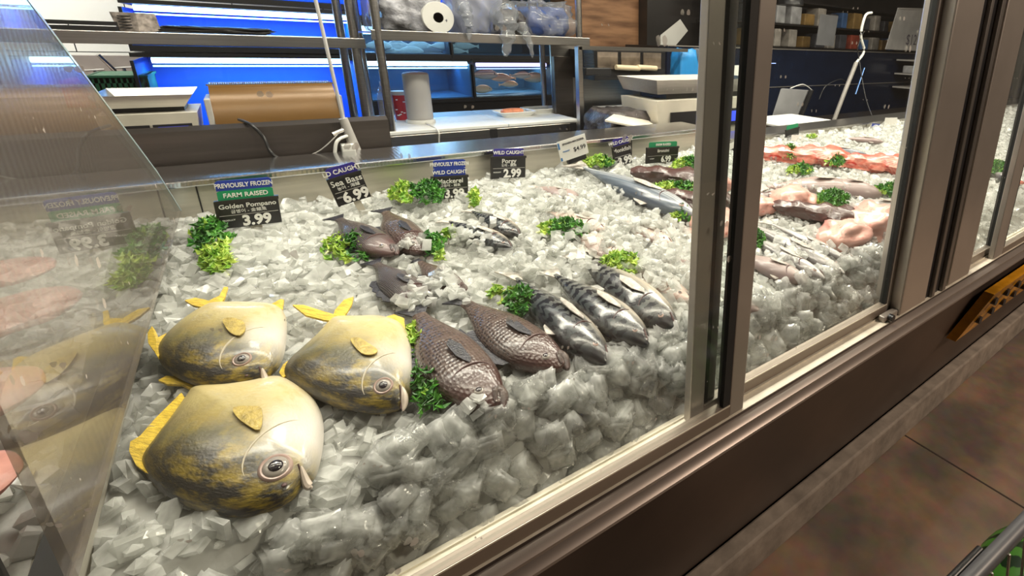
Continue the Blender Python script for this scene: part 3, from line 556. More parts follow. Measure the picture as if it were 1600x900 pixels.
def fish(kind, nose, tail, mat, label, cat='fish', group=None, sink=.0, lift=.022, flip=True, finm=BFIN, eye=True, name=None, tailfin=True, bend=0., fins=True, gill=None, roll=0., wide=1.):
    wide *= {'bass': 1.22, 'mackerel': 1.45, 'spanish': 1.2, 'porgy': 1.1, 'slab': 1.35}[kind]
    a, b = I(*nose, lift), I(*tail, lift); L = (a-b).length; c = (a+b)/2-NRM*sink
    X, Y, Z = frame(a, b, flip); R = Matrix((X, Y, Z)).transposed(); R = R@Matrix.Rotation(roll, 3, 'X')
    t = thing(name or kind, label, cat, c, group, R)
    prof = [(p[0], p[1]*wide, p[2]*wide, p[3]*wide) for p in SHAPES[kind]]
    MB().add(*loft(prof, L, bend, rough=(.42 if kind == 'slab' else 0))).build('body', mat, t, smooth=True, local=True)
    def W(x):   # half width, top and bottom near station x
        for i in range(len(prof)-1):
            if prof[i][0] <= x <= prof[i+1][0]:
                u = (x-prof[i][0])/(prof[i+1][0]-prof[i][0]); return [prof[i][k]*(1-u)+prof[i+1][k]*u for k in (1, 2, 3)]
    yb = lambda x: bend*((x-.5)**2)*4
    if tailfin:
        h = .11 if kind in ('bass', 'porgy') else .10; y0 = yb(0)
        f = fin([((.02-.5)*L, (y0+.03)*L, 0), ((-.05-.5)*L, (y0+.07)*L, 0), ((-.13-.5)*L, (y0+h)*L, .004), ((-.085-.5)*L, y0*L, 0), ((-.13-.5)*L, (y0-h)*L, .004), ((-.05-.5)*L, (y0-.07)*L, 0), ((.02-.5)*L, (y0-.03)*L, 0)], .0012)
        f.build('tail_fin', finm, t, local=True)
    if fins:
        n = 9; pts = []; 
        xs = [.30+.42*i/(n-1) for i in range(n)]
        if kind in ('bass', 'porgy'):
            for i, x in enumerate(xs): pts.append(((x-.5)*L, (W(x)[0]-.01)*L, 0))
            for i, x in enumerate(reversed(xs)): pts.append(((x-.5-.02)*L, (W(x)[0]+.045+(.02 if i % 2 else -.005))*L, 0))
        else:
            for x in (.55, .62, .68): pts.append(((x-.5)*L, (W(x)[0]-.01)*L, 0))
            pts += [((.66-.5)*L, (W(.66)[0]+.05)*L, 0), ((.58-.5)*L, (W(.6)[0]+.02)*L, 0)]
        fin(pts, .0009).build('dorsal_fin', finm, t, local=True)
        sd = -1 if flip else 1       # upper flank in local z
        w_ = W(.62)[2]*L*sd
        fin([((.70-.5)*L, -.01*L, w_*1.06), ((.62-.5)*L, .03*L, w_*1.18), ((.50-.5)*L, .035*L, w_*1.22), ((.46-.5)*L, .0*L, w_*1.20), ((.54-.5)*L, -.035*L, w_*1.14), ((.67-.5)*L, -.035*L, w_*1.04)], .0008).build('pectoral_fin', finm, t, local=True)
        xq = .42; fin([((.46-.5)*L, -(W(.46)[1]-.01)*L, 0), ((.30-.5)*L, -(W(.30)[1]-.01)*L, 0), ((.28-.5)*L, -(W(.30)[1]+.022)*L, 0), ((.42-.5)*L, -(W(.42)[1]+.018)*L, 0)], .0009).build('anal_fin', finm, t, local=True)
    sd = -1 if flip else 1
    if eye:
        x = .885 if kind != 'porgy' else .86; wx = W(x); r = (.030 if kind in ('bass', 'porgy') else .022)*L
        for s_ in (sd,):
            e = ball(((x-.5)*L, (yb(x)+wx[0]*.25)*L, wx[2]*L*s_*.86), r, .5); ee = e.build('eye', EYES if kind == 'bass' else EYER, t, smooth=True, local=True)
            ball(((x-.5)*L, (yb(x)+wx[0]*.25)*L, wx[2]*L*s_*.86+r*.32*s_), r*.6, .5).build('pupil', EYEB, ee, smooth=True, local=True)
        if kind == 'bass':
            jw = MB(); ps = [((.90-.5)*L, (yb(.9)-.060*wide)*L, W(.90)[2]*L*sd*.55), ((.95-.5)*L, (yb(.95)-.062*wide)*L, W(.95)[2]*L*sd*.5), ((1.0-.5)*L, (yb(1)-.050)*L, 0), ((1.03-.5)*L, (yb(1)-.036)*L, 0)]
            jw.tube(catmull(ps, 4), [L*(.012+.020*math.sin(PI*min(1, (i+2)/14))) for i in range(13)], 10).build('lower_jaw', mat, t, smooth=True, local=True)
            jw = MB(); jw.tube(catmull([((.915-.5)*L, (yb(.9)-.052)*L, W(.91)[2]*L*sd*.98), ((.95-.5)*L, (yb(.95)-.034)*L, W(.95)[2]*L*sd*1.02), ((.99-.5)*L, (yb(1)-.016)*L, W(.98)[2]*L*sd*1.0)], 4), [L*.010, L*.015, L*.017, L*.016, L*.015, L*.014, L*.013, L*.011, L*.008], 8).build('upper_jaw', mat, t, smooth=True, local=True)
        # mouth line and gill cover edge
        mm = MB(); mm.tube([((.985-.5)*L, (yb(1)-.012)*L, W(.98)[2]*L*sd*.8), ((.95-.5)*L, (yb(.95)-.022)*L, W(.95)[2]*L*sd*.96), ((.91-.5)*L, (yb(.9)-.040)*L, W(.91)[2]*L*sd*.98)], [.0012, .0022, .0012], 6); mm.build('mouth', MOUTH, t, local=True, smooth=True)
        g = MB(); ps = []
        for i in range(9):
            u = -1+2*i/8; xx = .755-.045*(1-u*u)
            wz = W(xx); ps.append(((xx-.5)*L, (yb(xx)+(wz[0] if u > 0 else wz[1])*u*.80)*L, wz[2]*L*sd*(max(0, 1-abs(u*.80)**2.2))**.5*1.0))
        g.tube(ps, [.0008+.0014*(1-abs(-1+2*i/8)) for i in range(9)], 6); g.build('gill_cover', gill or MOUTH, t, local=True, smooth=True)
    return t
def pompano(outline, nose, tail, lift, T, label, eye, pect, mouth, fins, tails, er=.011, nostril=None):
    base = I(*nose, lift); tl = I(*tail, lift); X, Y, Z = frame(base, tl, True); R = Matrix((X, Y, Z)).transposed()
    pw = [I(x, y, lift) for x, y in outline]; c = sum(pw, Vector())/len(pw); Ri = R.inverted()
    t = thing('golden_pompano', label, 'fish', c, None, R)
    loc = lambda p: Ri@(I(*p, lift)-c)
    O = catmull([Vector((v.x, v.y, 0)) for v in (loc(p) for p in outline)], 5, True); n = len(O)
    vs = []; fs = []; S = [1, .985, .95, .90, .82, .72, .6, .46, .3, .15]
    core = Vector((.012, 0, 0))
    def hz(s): return T*(1-s**2.3)**.5
    for side in (-1, 1):
        for s in S:
            for p in O: q = core*(1-s)+p*s; vs.append((q.x, q.y, side*hz(s)*(1 if side < 0 else .6)))
        vs.append((core.x, core.y, side*T*(1 if side < 0 else .6)))
    k = len(S)*n+1
    for h in range(2):
        for r_ in range(len(S)-1):
            for i in range(n): a = h*k+r_*n+i; b_ = h*k+r_*n+(i+1) % n; fs.append((a, b_, b_+n, a+n))
        for i in range(n): fs.append((h*k+(len(S)-1)*n+i, h*k+(len(S)-1)*n+(i+1) % n, h*k+k-1))
    for i in range(n): fs.append((i, (i+1) % n, k+(i+1) % n, k+i))
    body = MB().add(vs, fs).build('body', POMP, t, smooth=True, local=True)
    def surf(p, up=0.):      # point on the upper flank (local -z) over the pixel p
        for _ in range(3): pass
        q = loc(p); 
        # radial fraction
        d = Vector((q.x-core.x, q.y-core.y, 0)); best = 1
        if d.length > 1e-5:
            an = math.atan2(d.y, d.x); R_ = min(O, key=lambda o: abs((math.atan2(o.y-core.y, o.x-core.x)-an+PI) % (2*PI)-PI)); s = min(.999, d.length/(R_-core).length)
        else: s = 0
        z = -hz(s)
        # parallax: shift toward the viewer so the feature shows over that pixel
        return Vector((q.x, q.y, z-up))
    def surfp(p, up=0.):
        q = surf(p, up); w_ = c+R@q; v = (EYE-w_).normalized(); h = (w_-c).dot(NRM)
        base_ = c+R@Vector((q.x, q.y, 0)); pp = base_+(EYE-base_).normalized()*(h/max(.2, (EYE-base_).normalized().dot(NRM)))
        l = Ri@(pp-c); d = Vector((l.x-core.x, l.y-core.y, 0)); an = math.atan2(d.y, d.x)
        R_ = min(O, key=lambda o: abs((math.atan2(o.y-core.y, o.x-core.x)-an+PI) % (2*PI)-PI)); s = min(.995, d.length/(R_-core).length)
        return Vector((l.x, l.y, -hz(s)-up))
    def surfz(x_, y_):
        d = Vector((x_-core.x, y_-core.y, 0)); an = math.atan2(d.y, d.x)
        R_ = min(O, key=lambda o: abs((math.atan2(o.y-core.y, o.x-core.x)-an+PI) % (2*PI)-PI)); return -hz(min(.995, d.length/(R_-core).length))
    e = surfp(eye, -.001)
    sz_ = lambda x_, y_: surfz(x_, y_); gx = (sz_(e.x+.004, e.y)-sz_(e.x-.004, e.y))/.008; gy = (sz_(e.x, e.y+.004)-sz_(e.x, e.y-.004))/.008; nn = Vector((gx, gy, -1)).normalized(); RE = Vector((0, 0, -1)).rotation_difference(nn).to_matrix()
    rim = MB().lathe([(er*1.30, .003), (er*1.22, -.0008), (er*1.08, -.0020), (er*.95, -.0015), (er*.9, .003)], e, 22, RE).build('eye_socket', EYER, t, smooth=True, local=True)
    ey = MB().lathe([(er*math.sin(PI*i/8), -er*.42*math.cos(PI*i/8)) for i in range(9)], e, 18, RE).build('eye', EYES, t, smooth=True, local=True)
    MB().lathe([(er*.58*math.sin(PI*i/8), -er*.3*math.cos(PI*i/8)) for i in range(9)], e+nn*er*.24, 16, RE).build('pupil', EYEB, ey, smooth=True, local=True)
    if nostril: ball(surfp(nostril, 0), er*.22, .5).build('nostril', MOUTH, t, smooth=True, local=True)
    mp = catmull([surfp(p, .0003) for p in mouth], 4); MB().tube(mp, [.0006+.0017*math.sin(PI*i/(len(mp)-1)) for i in range(len(mp))], 8).build('mouth', MOUTH, t, smooth=True, local=True)
    lp = [v+Vector((.004, .001, .0015)) for v in mp]; MB().tube(lp, [.001+.0035*math.sin(PI*i/(len(lp)-1)) for i in range(len(lp))], 8).build('lip', P('fish_lip', (.56, .47, .40), .35, 0, .08, 60), t, smooth=True, local=True)
    # gill cover crease
    ex = e; gp = []
    for i in range(13):
        a = -1.25+2.5*i/12; x = ex.x-er*2.0-math.cos(a)*.026+.012; y = ex.y-.022+math.sin(a)*.040
        d = Vector((x-core.x, y-core.y, 0)); an = math.atan2(d.y, d.x); R_ = min(O, key=lambda o: abs((math.atan2(o.y-core.y, o.x-core.x)-an+PI) % (2*PI)-PI)); s = min(.97, d.length/(R_-core).length)
        gp.append(Vector((x, y, -hz(s)+.0004)))
    MB().tube(gp, [.0004+.0011*math.sin(PI*i/12) for i in range(13)], 6).build('gill_cover', P('gill_crease', (.50, .44, .34), .4), t, smooth=True, local=True)
    pf = [surfp(p, .003) for p in pect]; fo = catmull(pf, 3, True); fin(fo, .0010).build('pectoral_fin', YFIN2, t, smooth=True, local=True)
    for f_ in fins: fin([loc(p)+Vector((0, 0, -.006)) for p in f_], .0016).build('fin', YFIN, t, local=True)
    for f_ in tails: fin([loc(p)+Vector((0, 0, -.003)) for p in f_], .0018).build('tail_lobe', YFIN, t, local=True)
    return t
pompano([(305, 609), (351, 604), (393, 598), (436, 592), (463, 601), (489, 623), (503, 649), (506, 680), (502, 715), (493, 745), (478, 757), (463, 775), (441, 791), (407, 803), (367, 808), (324, 801), (287, 789), (250, 768), (229, 746), (221, 722), (242, 690), (270, 653), (292, 622)],
        (500, 722), (236, 668), .012, .034, 'largest golden pompano, nearest the glass, with a wide yellow flank and clear staring eye',
        (429, 725), [(367, 641), (392, 639), (410, 642), (406, 672), (384, 664), (369, 652)], [(464, 718), (470, 735), (476, 746), (481, 753)],
        [[(236, 748), (216, 734), (205, 712), (207, 697), (222, 688), (246, 660), (286, 620), (300, 640), (290, 680), (260, 720)], [(440, 596), (446, 582), (455, 578), (462, 604)]],
        [[(300, 612), (285, 605), (262, 604), (249, 598), (262, 591), (290, 594), (306, 604)]], .0125, (441, 748))
pompano([(247, 547), (261, 527), (288, 503), (317, 485), (334, 479), (360, 478), (388, 478), (425, 480), (443, 488), (448, 505), (447, 537), (440, 565), (425, 585), (405, 597), (376, 604), (332, 606), (297, 599), (266, 583), (250, 566)],
        (444, 556), (256, 530), .024, .032, 'golden pompano lying at the back left, its forked tail against bare ice',
        (376, 555), [(349, 504), (362, 501), (380, 505), (384, 514), (374, 524), (358, 519)], [(402, 562), (405, 572), (408, 580), (412, 588)],
        [[(250, 566), (244, 556), (234, 542), (233, 527), (240, 516), (246, 524), (250, 534), (262, 527), (258, 545)], [(424, 482), (440, 473), (445, 474), (443, 490)]],
        [[(330, 484), (318, 484), (303, 481), (290, 473), (306, 469), (322, 472), (334, 476)], [(334, 478), (326, 474), (345, 466), (351, 452), (357, 452), (352, 470), (344, 480)]], .0085, (381, 573))
pompano([(443, 592), (448, 572), (470, 551), (495, 528), (513, 508), (526, 500), (560, 499), (598, 499), (628, 510), (642, 535), (646, 570), (644, 605), (634, 632), (612, 643), (580, 645), (540, 639), (500, 626), (465, 608)],
        (640, 600), (462, 556), .020, .034, 'golden pompano at the right of the three, beside the dark leafy kale',
        (598, 597), [(548, 534), (560, 531), (575, 538), (590, 547), (582, 554), (564, 552)], [(624, 598), (627, 608), (627, 618), (625, 630)],
        [[(444, 596), (438, 588), (444, 576), (454, 568), (456, 590)], [(600, 502), (616, 497), (632, 503), (634, 520)]],
        [[(524, 506), (505, 503), (478, 496), (458, 480), (475, 480), (500, 488), (520, 494), (530, 500)], [(520, 500), (524, 488), (538, 472), (553, 467), (550, 480), (540, 496), (530, 506)]], .0095)
# black sea bass
BG = 'black sea bass on the ice'
fish('bass', (612, 398), (530, 343), BASS2, 'sea bass nearest the sea bass sign, half under kale, tail toward the sign', group=BG, name='sea_bass')
fish('bass', (658, 392), (602, 328), BASS, 'small dark sea bass with a blue sheen, upper right of the bass rows', group=BG, sink=.006, name='sea_bass')
fish('bass', (668, 476), (588, 410), BASS2, 'sea bass with blue side fin and ridged flank, in the second row', group=BG, sink=.004, name='sea_bass')
fish('bass', (722, 448), (655, 400), BASS, 'sea bass mostly buried in ice beneath a sprig of kale', group=BG, sink=.014, name='sea_bass')
fish('bass', (772, 640), (655, 492), BASS, 'large sea bass with gaping head, next to the right hand pompano', group=BG, lift=.026, name='sea_bass')
fish('bass', (876, 578), (728, 474), BASS, 'large reddish brown sea bass with round clear eye, left of the mackerel trio', group=BG, lift=.028, name='sea_bass')
MG = 'mackerel on the ice'
fish('mackerel', (800, 384), (702, 342), MACK, 'small striped mackerel half buried, below the 3.99 mackerel sign', group=MG, sink=.007, name='mackerel', finm=SFIN, wide=1.1)
fish('mackerel', (812, 366), (738, 328), MACK, 'striped mackerel upper right below the price sign for mackerel', group=MG, sink=.004, name='mackerel', finm=SFIN, wide=1.3)
fish('mackerel', (948, 568), (808, 436), MACK, 'front left mackerel with pale belly turned up, nearest the brown bass', group=MG, name='mackerel', finm=SFIN, wide=1.15, roll=-.35)
fish('mackerel', (1012, 540), (868, 430), MACK, 'middle mackerel of the front trio with a yellowish belly', group=MG, name='mackerel', finm=SFIN, wide=1.2, roll=-.1)
fish('mackerel', (1056, 514), (908, 402), MACK, 'right hand mackerel of the front trio, bold wavy stripes', group=MG, name='mackerel', finm=SFIN, wide=1.1, roll=.2)
GG = 'porgies among the ice'
fish('porgy', (905, 300), (838, 286), PORGG, 'grey brown porgy lying behind, under the white handwritten card', group=GG, sink=.012, eye=False, name='porgy', finm=SFIN)
fish('porgy', (945, 348), (862, 322), PORG, 'pale pink porgy just below the porgy sign, mostly under ice', group=GG, sink=.018, name='porgy', finm=SFIN)
fish('porgy', (988, 398), (900, 352), PORG, 'porgy whose grey head pokes out right of the long kale sprig', group=GG, sink=.016, name='porgy', finm=SFIN)
fish('porgy', (1050, 372), (980, 338), PORG, 'porgy with brownish snout left of the metal door frame', group=GG, sink=.014, name='porgy', finm=SFIN)
fish('porgy', (1082, 458), (975, 400), PORG, 'broad pale porgy behind the right hand mackerel', group=GG, sink=.020, name='porgy', finm=SFIN)
fish('porgy', (1130, 432), (1060, 395), PORGG, 'greyish porgy seen between the two door frames', group=GG, sink=.016, name='porgy', finm=SFIN)
fish('spanish', (1088, 338), (912, 262), SPAN, 'long blue grey spanish mackerel reaching past the monkfish', name='spanish_mackerel', finm=SFIN, wide=1.35)
# monkfish
for nm_, nose, tail, label, mat, wd, sk in [
    ('monkfish', (1130, 285), (985, 268), 'dark brown monkfish tail left of the door frame, upper one', MONK, 1.0, .0),
    ('monkfish', (1150, 318), (1015, 302), 'dark brown monkfish tail left of the door frame, lower one behind kale', MONK, .95, .0),
    ('monkfish', (1345, 345), (1205, 322), 'dark wet monkfish tail with white sparkles, right of the door frame', MONK, 1.0, -.004),
    ('monkfish', (1235, 310), (1155, 300), 'small dark monkfish piece directly right of the door frame', MONK, .9, .004),
    ('monkfish_flesh', (1150, 352), (1080, 350), 'pink monkfish flesh behind the door frames', FLESH, 1.3, .004),
    ('monkfish_flesh', (1268, 318), (1205, 312), 'knobbly pink monkfish flesh beside the parsley sprig', FLESH, 1.9, -.004),
    ('monkfish_flesh', (1205, 328), (1160, 316), 'pink monkfish flesh with a red spot next to the frame', FLESH, 1.7, .002),
    ('monkfish_flesh', (1400, 352), (1325, 345), 'pale pink monkfish head flesh at the right end', FLESH, 1.8, .004),
    ('monkfish_flesh', (1350, 378), (1285, 360), 'soft white pink monkfish flesh lowest on the ice', FLESH, 1.7, .010),
    ('monkfish_flesh', (1140, 290), (1098, 284), 'pink monkfish flesh wedge touching the upper dark tail', FLESH, 1.6, .0)]:
    if 'flesh' in nm_: lump((nose[0]+tail[0])/2, (nose[1]+tail[1])/2, abs(nose[0]-tail[0])*1.15, mat, label, nm_, 'fish flesh', 'monkfish pieces'); continue
    fish('slab', nose, tail, mat, label, 'fish' if 'flesh' not in nm_ else 'fish flesh', 'monkfish pieces', sink=sk, eye=False, fins=False, tailfin=False, name=nm_, wide=wd)
for nose, tail, label, wd in [((1325, 248), (1175, 240), 'long red fish fillet at the back right of the door frame', .85), ((1425, 262), (1300, 250), 'second red fish fillet farther right, torn end', 1.0), ((1330, 246), (1290, 240), 'short red fillet piece overlapping the long fillets', 1.1), ((1540, 292), (1522, 284), 'red fillet beyond the thick mullion', 1.6)]:
    fish('slab', nose, tail, FILLET, label, 'fillet', 'red fillets at the back', eye=False, fins=False, tailfin=False, name='fish_fillet', wide=wd, sink=-.004)
for kind, nose, tail, mat, label, wd, sk in [
    ('spanish', (1320, 425), (1165, 345), SILV, 'long silver fish nearest the parsley, upper of the silver row', 1.1, .004),
    ('spanish', (1290, 432), (1160, 360), SILV, 'long silver fish with dark mottled snout, in the middle of the silver row', 1.2, .006),
    ('spanish', (1330, 405), (1205, 345), SILV, 'thin silver fish at the right of the silver row', .9, .008),
    ('mackerel', (1262, 438), (1150, 392), PORGG, 'brown pink fish with pointed snout right of the near door frame', 1.3, .006),
    ('mackerel', (1190, 478), (1095, 445), PORGG, 'dark fish showing between and beside the two frames', 1.2, .012),
    ('mackerel', (1380, 300), (1270, 282), PORGG, 'grey brown fish buried between red fillets and monkfish', 1.6, .012),
    ('mackerel', (1345, 290), (1200, 285), PORGG, 'greyish fish hardly showing above the ice behind the monkfish', 1.2, .016),
    ('mackerel', (1425, 330), (1320, 318), SILV, 'silver grey fish right of the leafy kale', 1.6, .008),
    ('spanish', (1355, 240), (1265, 229), SPAN, 'thin dark fish at the very back near the small cards', 1.2, .004),
    ('spanish', (1380, 222), (1320, 216), PORGG, 'small brown fish beside the tangle of signs', 1.4, .0),
    ('mackerel', (1592, 284), (1548, 266), SILV, 'grey fish in the third section behind the mullion', 1.8, .006),
    ('spanish', (1600, 285), (1570, 288), FILLET, 'pink tailed fish at the right border', 1.4, .0)]:
    fish(kind, nose, tail, mat, label, group='fish farther down the counter', sink=sk, name='whole_fish', finm=SFIN, wide=wd, eye=('snout' in label))
# pink fillets beyond the partition
k = 0
for (x, y, L_, a) in [(-.34, .62, .26, .5), (-.36, .76, .28, .35), (-.33, .90, .26, .6), (-.52, .66, .28, .2), (-.54, .82, .26, .5), (-.55, 1.0, .28, .3), (-.36, 1.04, .22, .2)]:
    c = Vector((x, y, zi(x, y)+.095)); X = Vector((math.cos(a), math.sin(a), SL*math.sin(a))).normalized(); Y = NRM.cross(X)
    t = thing('salmon_fillet', ['pink salmon fillet beyond the glass partition, %s' % w_ for w_ in ('nearest the door', 'second from the door', 'third from the door', 'nearest the door in the farther row', 'middle of the farther row', 'rear of the farther row', 'small one closest to the back panel')][k], 'fillet', c, 'salmon fillets beyond the partition', Matrix((X, Y, NRM)).transposed())
    MB().add(*loft([(p[0], p[1]*1.2, p[2]*1.2, p[3]*.45) for p in SHAPES['slab']], L_, rough=.1)).build('flesh', PINK, t, smooth=True, local=True); k += 1
# ------------------------------------------------------------------ leafy garnish
def garnish(px, py, w_px, h_px, label, light=.3, ang=0., n=None, lift=.012, stem=True, dirn=None):
    c = I(px, py, lift); wv = (I(px+w_px/2, py, lift)-I(px-w_px/2, py, lift)); hv = (I(px, py+h_px/2, lift)-I(px, py-h_px/2, lift))
    rx, ry = wv.length/2, hv.length/2; ux, uy = wv.normalized(), hv.normalized()
    t = thing('kale_sprig', label, 'garnish', c, 'leafy sprigs on the ice')
    n = int((n or int(34+rx*ry*26000))*1.45); Gd, Gl = MB(), MB(); r = random.Random(int(px*7+py))
    for i in range(n):
        a = r.uniform(0, 2*PI); q = r.random()**.6; p = c+ux*rx*q*math.cos(a)+uy*ry*q*math.sin(a)+NRM*(.004+.030*(1-q)*r.uniform(.2, 1.)*min(1, rx/.03))
        s = r.uniform(.005, .0105); d = Vector((r.gauss(0, 1), r.gauss(0, 1), r.gauss(.6, .8))).normalized(); e = d.cross(Vector((r.gauss(0, 1), r.gauss(0, 1), r.gauss(0, 1)))).normalized(); f = d.cross(e)
        vs = [p]; m_ = 9
        for k_ in range(m_):      # a frilled leaflet
            b_ = 2*PI*k_/m_; rr = s*(1.25 if k_ % 2 else .72); vs.append(p+e*rr*math.cos(b_)+f*rr*math.sin(b_)+d*s*.55*(1 if k_ % 2 else -.5)*r.uniform(.4, 1))
        lo = len(vs); vs2 = vs+[v-d*.0009 for v in vs]; fs = []
        for k_ in range(m_): j = (k_+1) % m_; fs += [(0, 1+k_, 1+j), (lo, lo+1+j, lo+1+k_), (1+k_, lo+1+k_, lo+1+j, 1+j)]
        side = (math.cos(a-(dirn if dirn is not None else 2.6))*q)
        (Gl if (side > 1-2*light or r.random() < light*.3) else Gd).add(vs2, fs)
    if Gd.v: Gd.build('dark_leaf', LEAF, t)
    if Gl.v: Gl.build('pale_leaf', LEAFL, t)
    if stem:
        a = dirn if dirn is not None else 2.6; tip = c+ux*rx*1.15*math.cos(a)+uy*ry*1.15*math.sin(a)-NRM*.006
        m = MB(); m.tube(catmull([tip, (tip+c)/2+NRM*.006, c+NRM*.004], 5), [.0035-.0002*i for i in range(11)], 8); m.build('stem', STEMM, t, smooth=True)
    return t
garnish(331, 372, 62, 62, 'upright curly kale sprig under the golden pompano sign', .25, dirn=1.3)
garnish(340, 410, 46, 34, 'pale lower leaves of the kale sprig near the partition', 1., dirn=1.0)
garnish(556, 386, 76, 46, 'curly kale beside the uppermost sea bass, yellowish at the left', .32, dirn=3.0)
garnish(520, 392, 34, 34, 'pale lettuce scrap left of the bass kale', 1., n=14, lift=.006)
garnish(632, 303, 44, 30, 'light green leaf clump left of the mackerel sign', .7, dirn=3.1, lift=.02)
garnish(672, 302, 46, 34, 'dark green leaf clump covering a corner of the mackerel sign', .0, lift=.03, stem=False)
garnish(740, 312, 14, 30, 'small light leaf right of the mackerel sign', .9, lift=.02, n=22)
garnish(672, 384, 44, 30, 'kale sprig with a long pale stem among the sea bass', .05, dirn=-.5)
garnish(703, 368, 30, 12, 'pale stem end leaf pointing right, above a buried bass', 1., n=12)
garnish(814, 472, 62, 40, 'deep green kale clump between brown bass and front mackerel', .1, dirn=3.2, lift=.022)
garnish(774, 458, 20, 16, 'small yellow green leaf tip above the brown bass', 1., n=12, lift=.016)
garnish(882, 360, 76, 28, 'long kale sprig in the middle of the porgies', .2, dirn=3.1)
garnish(672, 600, 58, 96, 'tall dark kale bunch between pompano and large bass', .03, dirn=-1.6, lift=.018)
garnish(650, 540, 36, 70, 'yellow green leaves along the right pompano', .8, dirn=-1.6, lift=.014)
garnish(970, 415, 64, 36, 'light green frilly leaf behind the front mackerel trio', .95, dirn=2.5, lift=.026)
garnish(688, 402, 20, 8, 'scrap of pale leaf beside the buried bass', 1., n=6)
garnish(936, 256, 52, 12, 'pale green sprig by the monkfish sign', .6, dirn=3.1)
garnish(1078, 258, 56, 18, 'green sprig below the bronzini sign', .35, dirn=3.1)
garnish(1058, 298, 84, 22, 'curly kale along the dark monkfish, left of the frame', .4, dirn=3.0, lift=.02)
garnish(1066, 336, 34, 20, 'small bright kale sprig left of the near door frame', .2)
garnish(1182, 376, 26, 24, 'kale sprig just right of the near door frame', .05, lift=.016)
garnish(1300, 312, 54, 28, 'kale on top of the sparkling monkfish', .1, lift=.030)
garnish(1234, 239, 22, 18, 'small kale tuft on the first red fillet', .2, lift=.03)
garnish(1305, 249, 32, 20, 'kale tuft between the two red fillets', .1, lift=.03)
garnish(1250, 267, 40, 12, 'flat sprig on the ice below the red fillet', .3)
garnish(1392, 298, 54, 16, 'kale beside the mullion, far right of the second pane', .15, lift=.016)
garnish(1552, 262, 50, 18, 'kale sprig in the third section beyond the mullion', .2, lift=.02)
garnish(1268, 216, 16, 6, 'yellow green leaf by the small white card', 1., n=10)
# ------------------------------------------------------------------ price signs
def sign(BL, BR, TL, Y, label, lines, price, placards, extra=None, stand=True, psize=.36, pmirror=False):
    bl, br, tl = A(*BL, Y), A(*BR, Y), A(*TL, Y); W = (br-bl).length; X = (br-bl).normalized(); Zv = Vector((0, -1, 0)).cross(X)*-1
    Zv = X.cross(Vector((0, -1, 0)))*-1 if False else Vector((-X.z, 0, X.x)); H = (tl-bl).dot(Zv); c = (bl+br)/2
    R = Matrix((X, Vector((0, 1, 0)), Zv)).transposed()
    t = thing('price_sign', label, 'price sign', c, 'price signs along the back of the ice', R)
    MB().box(-W/2, W/2, 0, .004, 0, H, b=.001).build('board', BLACK, t, local=True)
    fr = MB(); fr.box(-W/2-.001, W/2+.001, -.0025, .0065, H-.004, H+.002); fr.box(-W/2-.0015, -W/2+.003, -.002, .005, 0, H); fr.build('board_frame', DARK, t, local=True)
    blank = lines[0] == ' '
    if not blank: text(lines[0], H*(.29 if len(lines[0]) < 11 else .225), (0, -.0008, H*.80), TXW, t, 'name_lettering', .0002)
    if len(lines) > 1: text(lines[1], H*.15, (0, -.0008, H*.60), TXW, t, 'subtitle_lettering')
    MB().box(-W/2+.003, W/2-.003, -.0014, 0, H*.47, H*.485).build('divider_line', GREYP, t, local=True)
    if not blank: text(price, H*.52, (W*.10, -.0010, H*.22), TXW, t, 'price_lettering', .0012*H/.06, squash=.92)
    if not blank: text('PRODUCT', H*.075, (-W*.34, -.0008, H*.30), TXW, t, 'small_lettering')
    z = H+.001; ph = .36*H
    for col, tx in placards[::-1]:
        o = MB(); w2 = W*.44; o.prism([(-w2, .001, z), (w2, .001, z), (w2, .001, z+ph*.86), (w2-.004, .001, z+ph), (-w2+.004, .001, z+ph), (-w2, .001, z+ph*.86)], (0, .002, 0))
        pl = o.build('placard', col, t, local=True); tx != ' ' and text(tx, ph*.62, (0, .0004, z+ph*.48), TXW, pl, 'placard_lettering', .0002, squash=.92 if len(tx) < 13 else .74); z += ph
    if stand: MB().prism([(-W*.08, .005, .01), (W*.14, .005, .01), (W*.22, .008, -.045), (0, .008, -.045)], (0, .002, 0)).build('stake', P('stake_card', (.52, .48, .40), .6), t, local=True)
    return t
sign((344, 359), (441, 347), (331, 317), 1.27, 'black golden pompano price sign reading 3.99, blue and green placards on top', ['Golden Pompano', '금병어 - 金鯧魚'], "3.99", [(PBLUE, 'PREVIOUSLY FROZEN'), (PGREEN, 'FARM RAISED')])
sign((530, 323), (580, 307), (505, 284), 1.27, 'small tilted sea bass price sign reading 6.99 on a pale stake', ['Sea Bass', '농어 - 海鱸'], '6.99', [(PVIO, 'LD CAUGHT')])
sign((676, 313), (732, 308), (670, 278), 1.27, 'mackerel price sign reading 3.99 with two blue placards, partly behind leaves', ['Mackerel', '고등어 - 鯖魚'], '3.99', [(PBLUE, 'PREVIOUSLY FROZEN'), (PBLUE, 'WILD CAUGHT')])
sign((768, 280), (821, 277), (762, 246), 1.33, 'porgy price sign reading 2.99 in front of the steel back panel', ['Porgy', '도미 - 鯛魚'], '2.99', [(PVIO, 'WILD CAUGHT')])
sign((961, 262), (988, 254), (947, 234), 1.32, 'small monkfish price sign reading 3.99, leaning left', ['Monkfish'], '3.99', [(PVIO, 'WILD CAUGHT')])
sign((1010, 256), (1059, 252), (1013, 232), 1.28, 'bronzini price sign reading 6.99 with a green placard', ['Bronzini'], '6.99', [(PGREEN, 'FARM RAISED')])
sign((1228, 222), (1248, 216), (1226, 205), 1.33, 'small dark price sign with green placard right of the near door frame', [' '], ' ', [(PGREEN, ' ')])
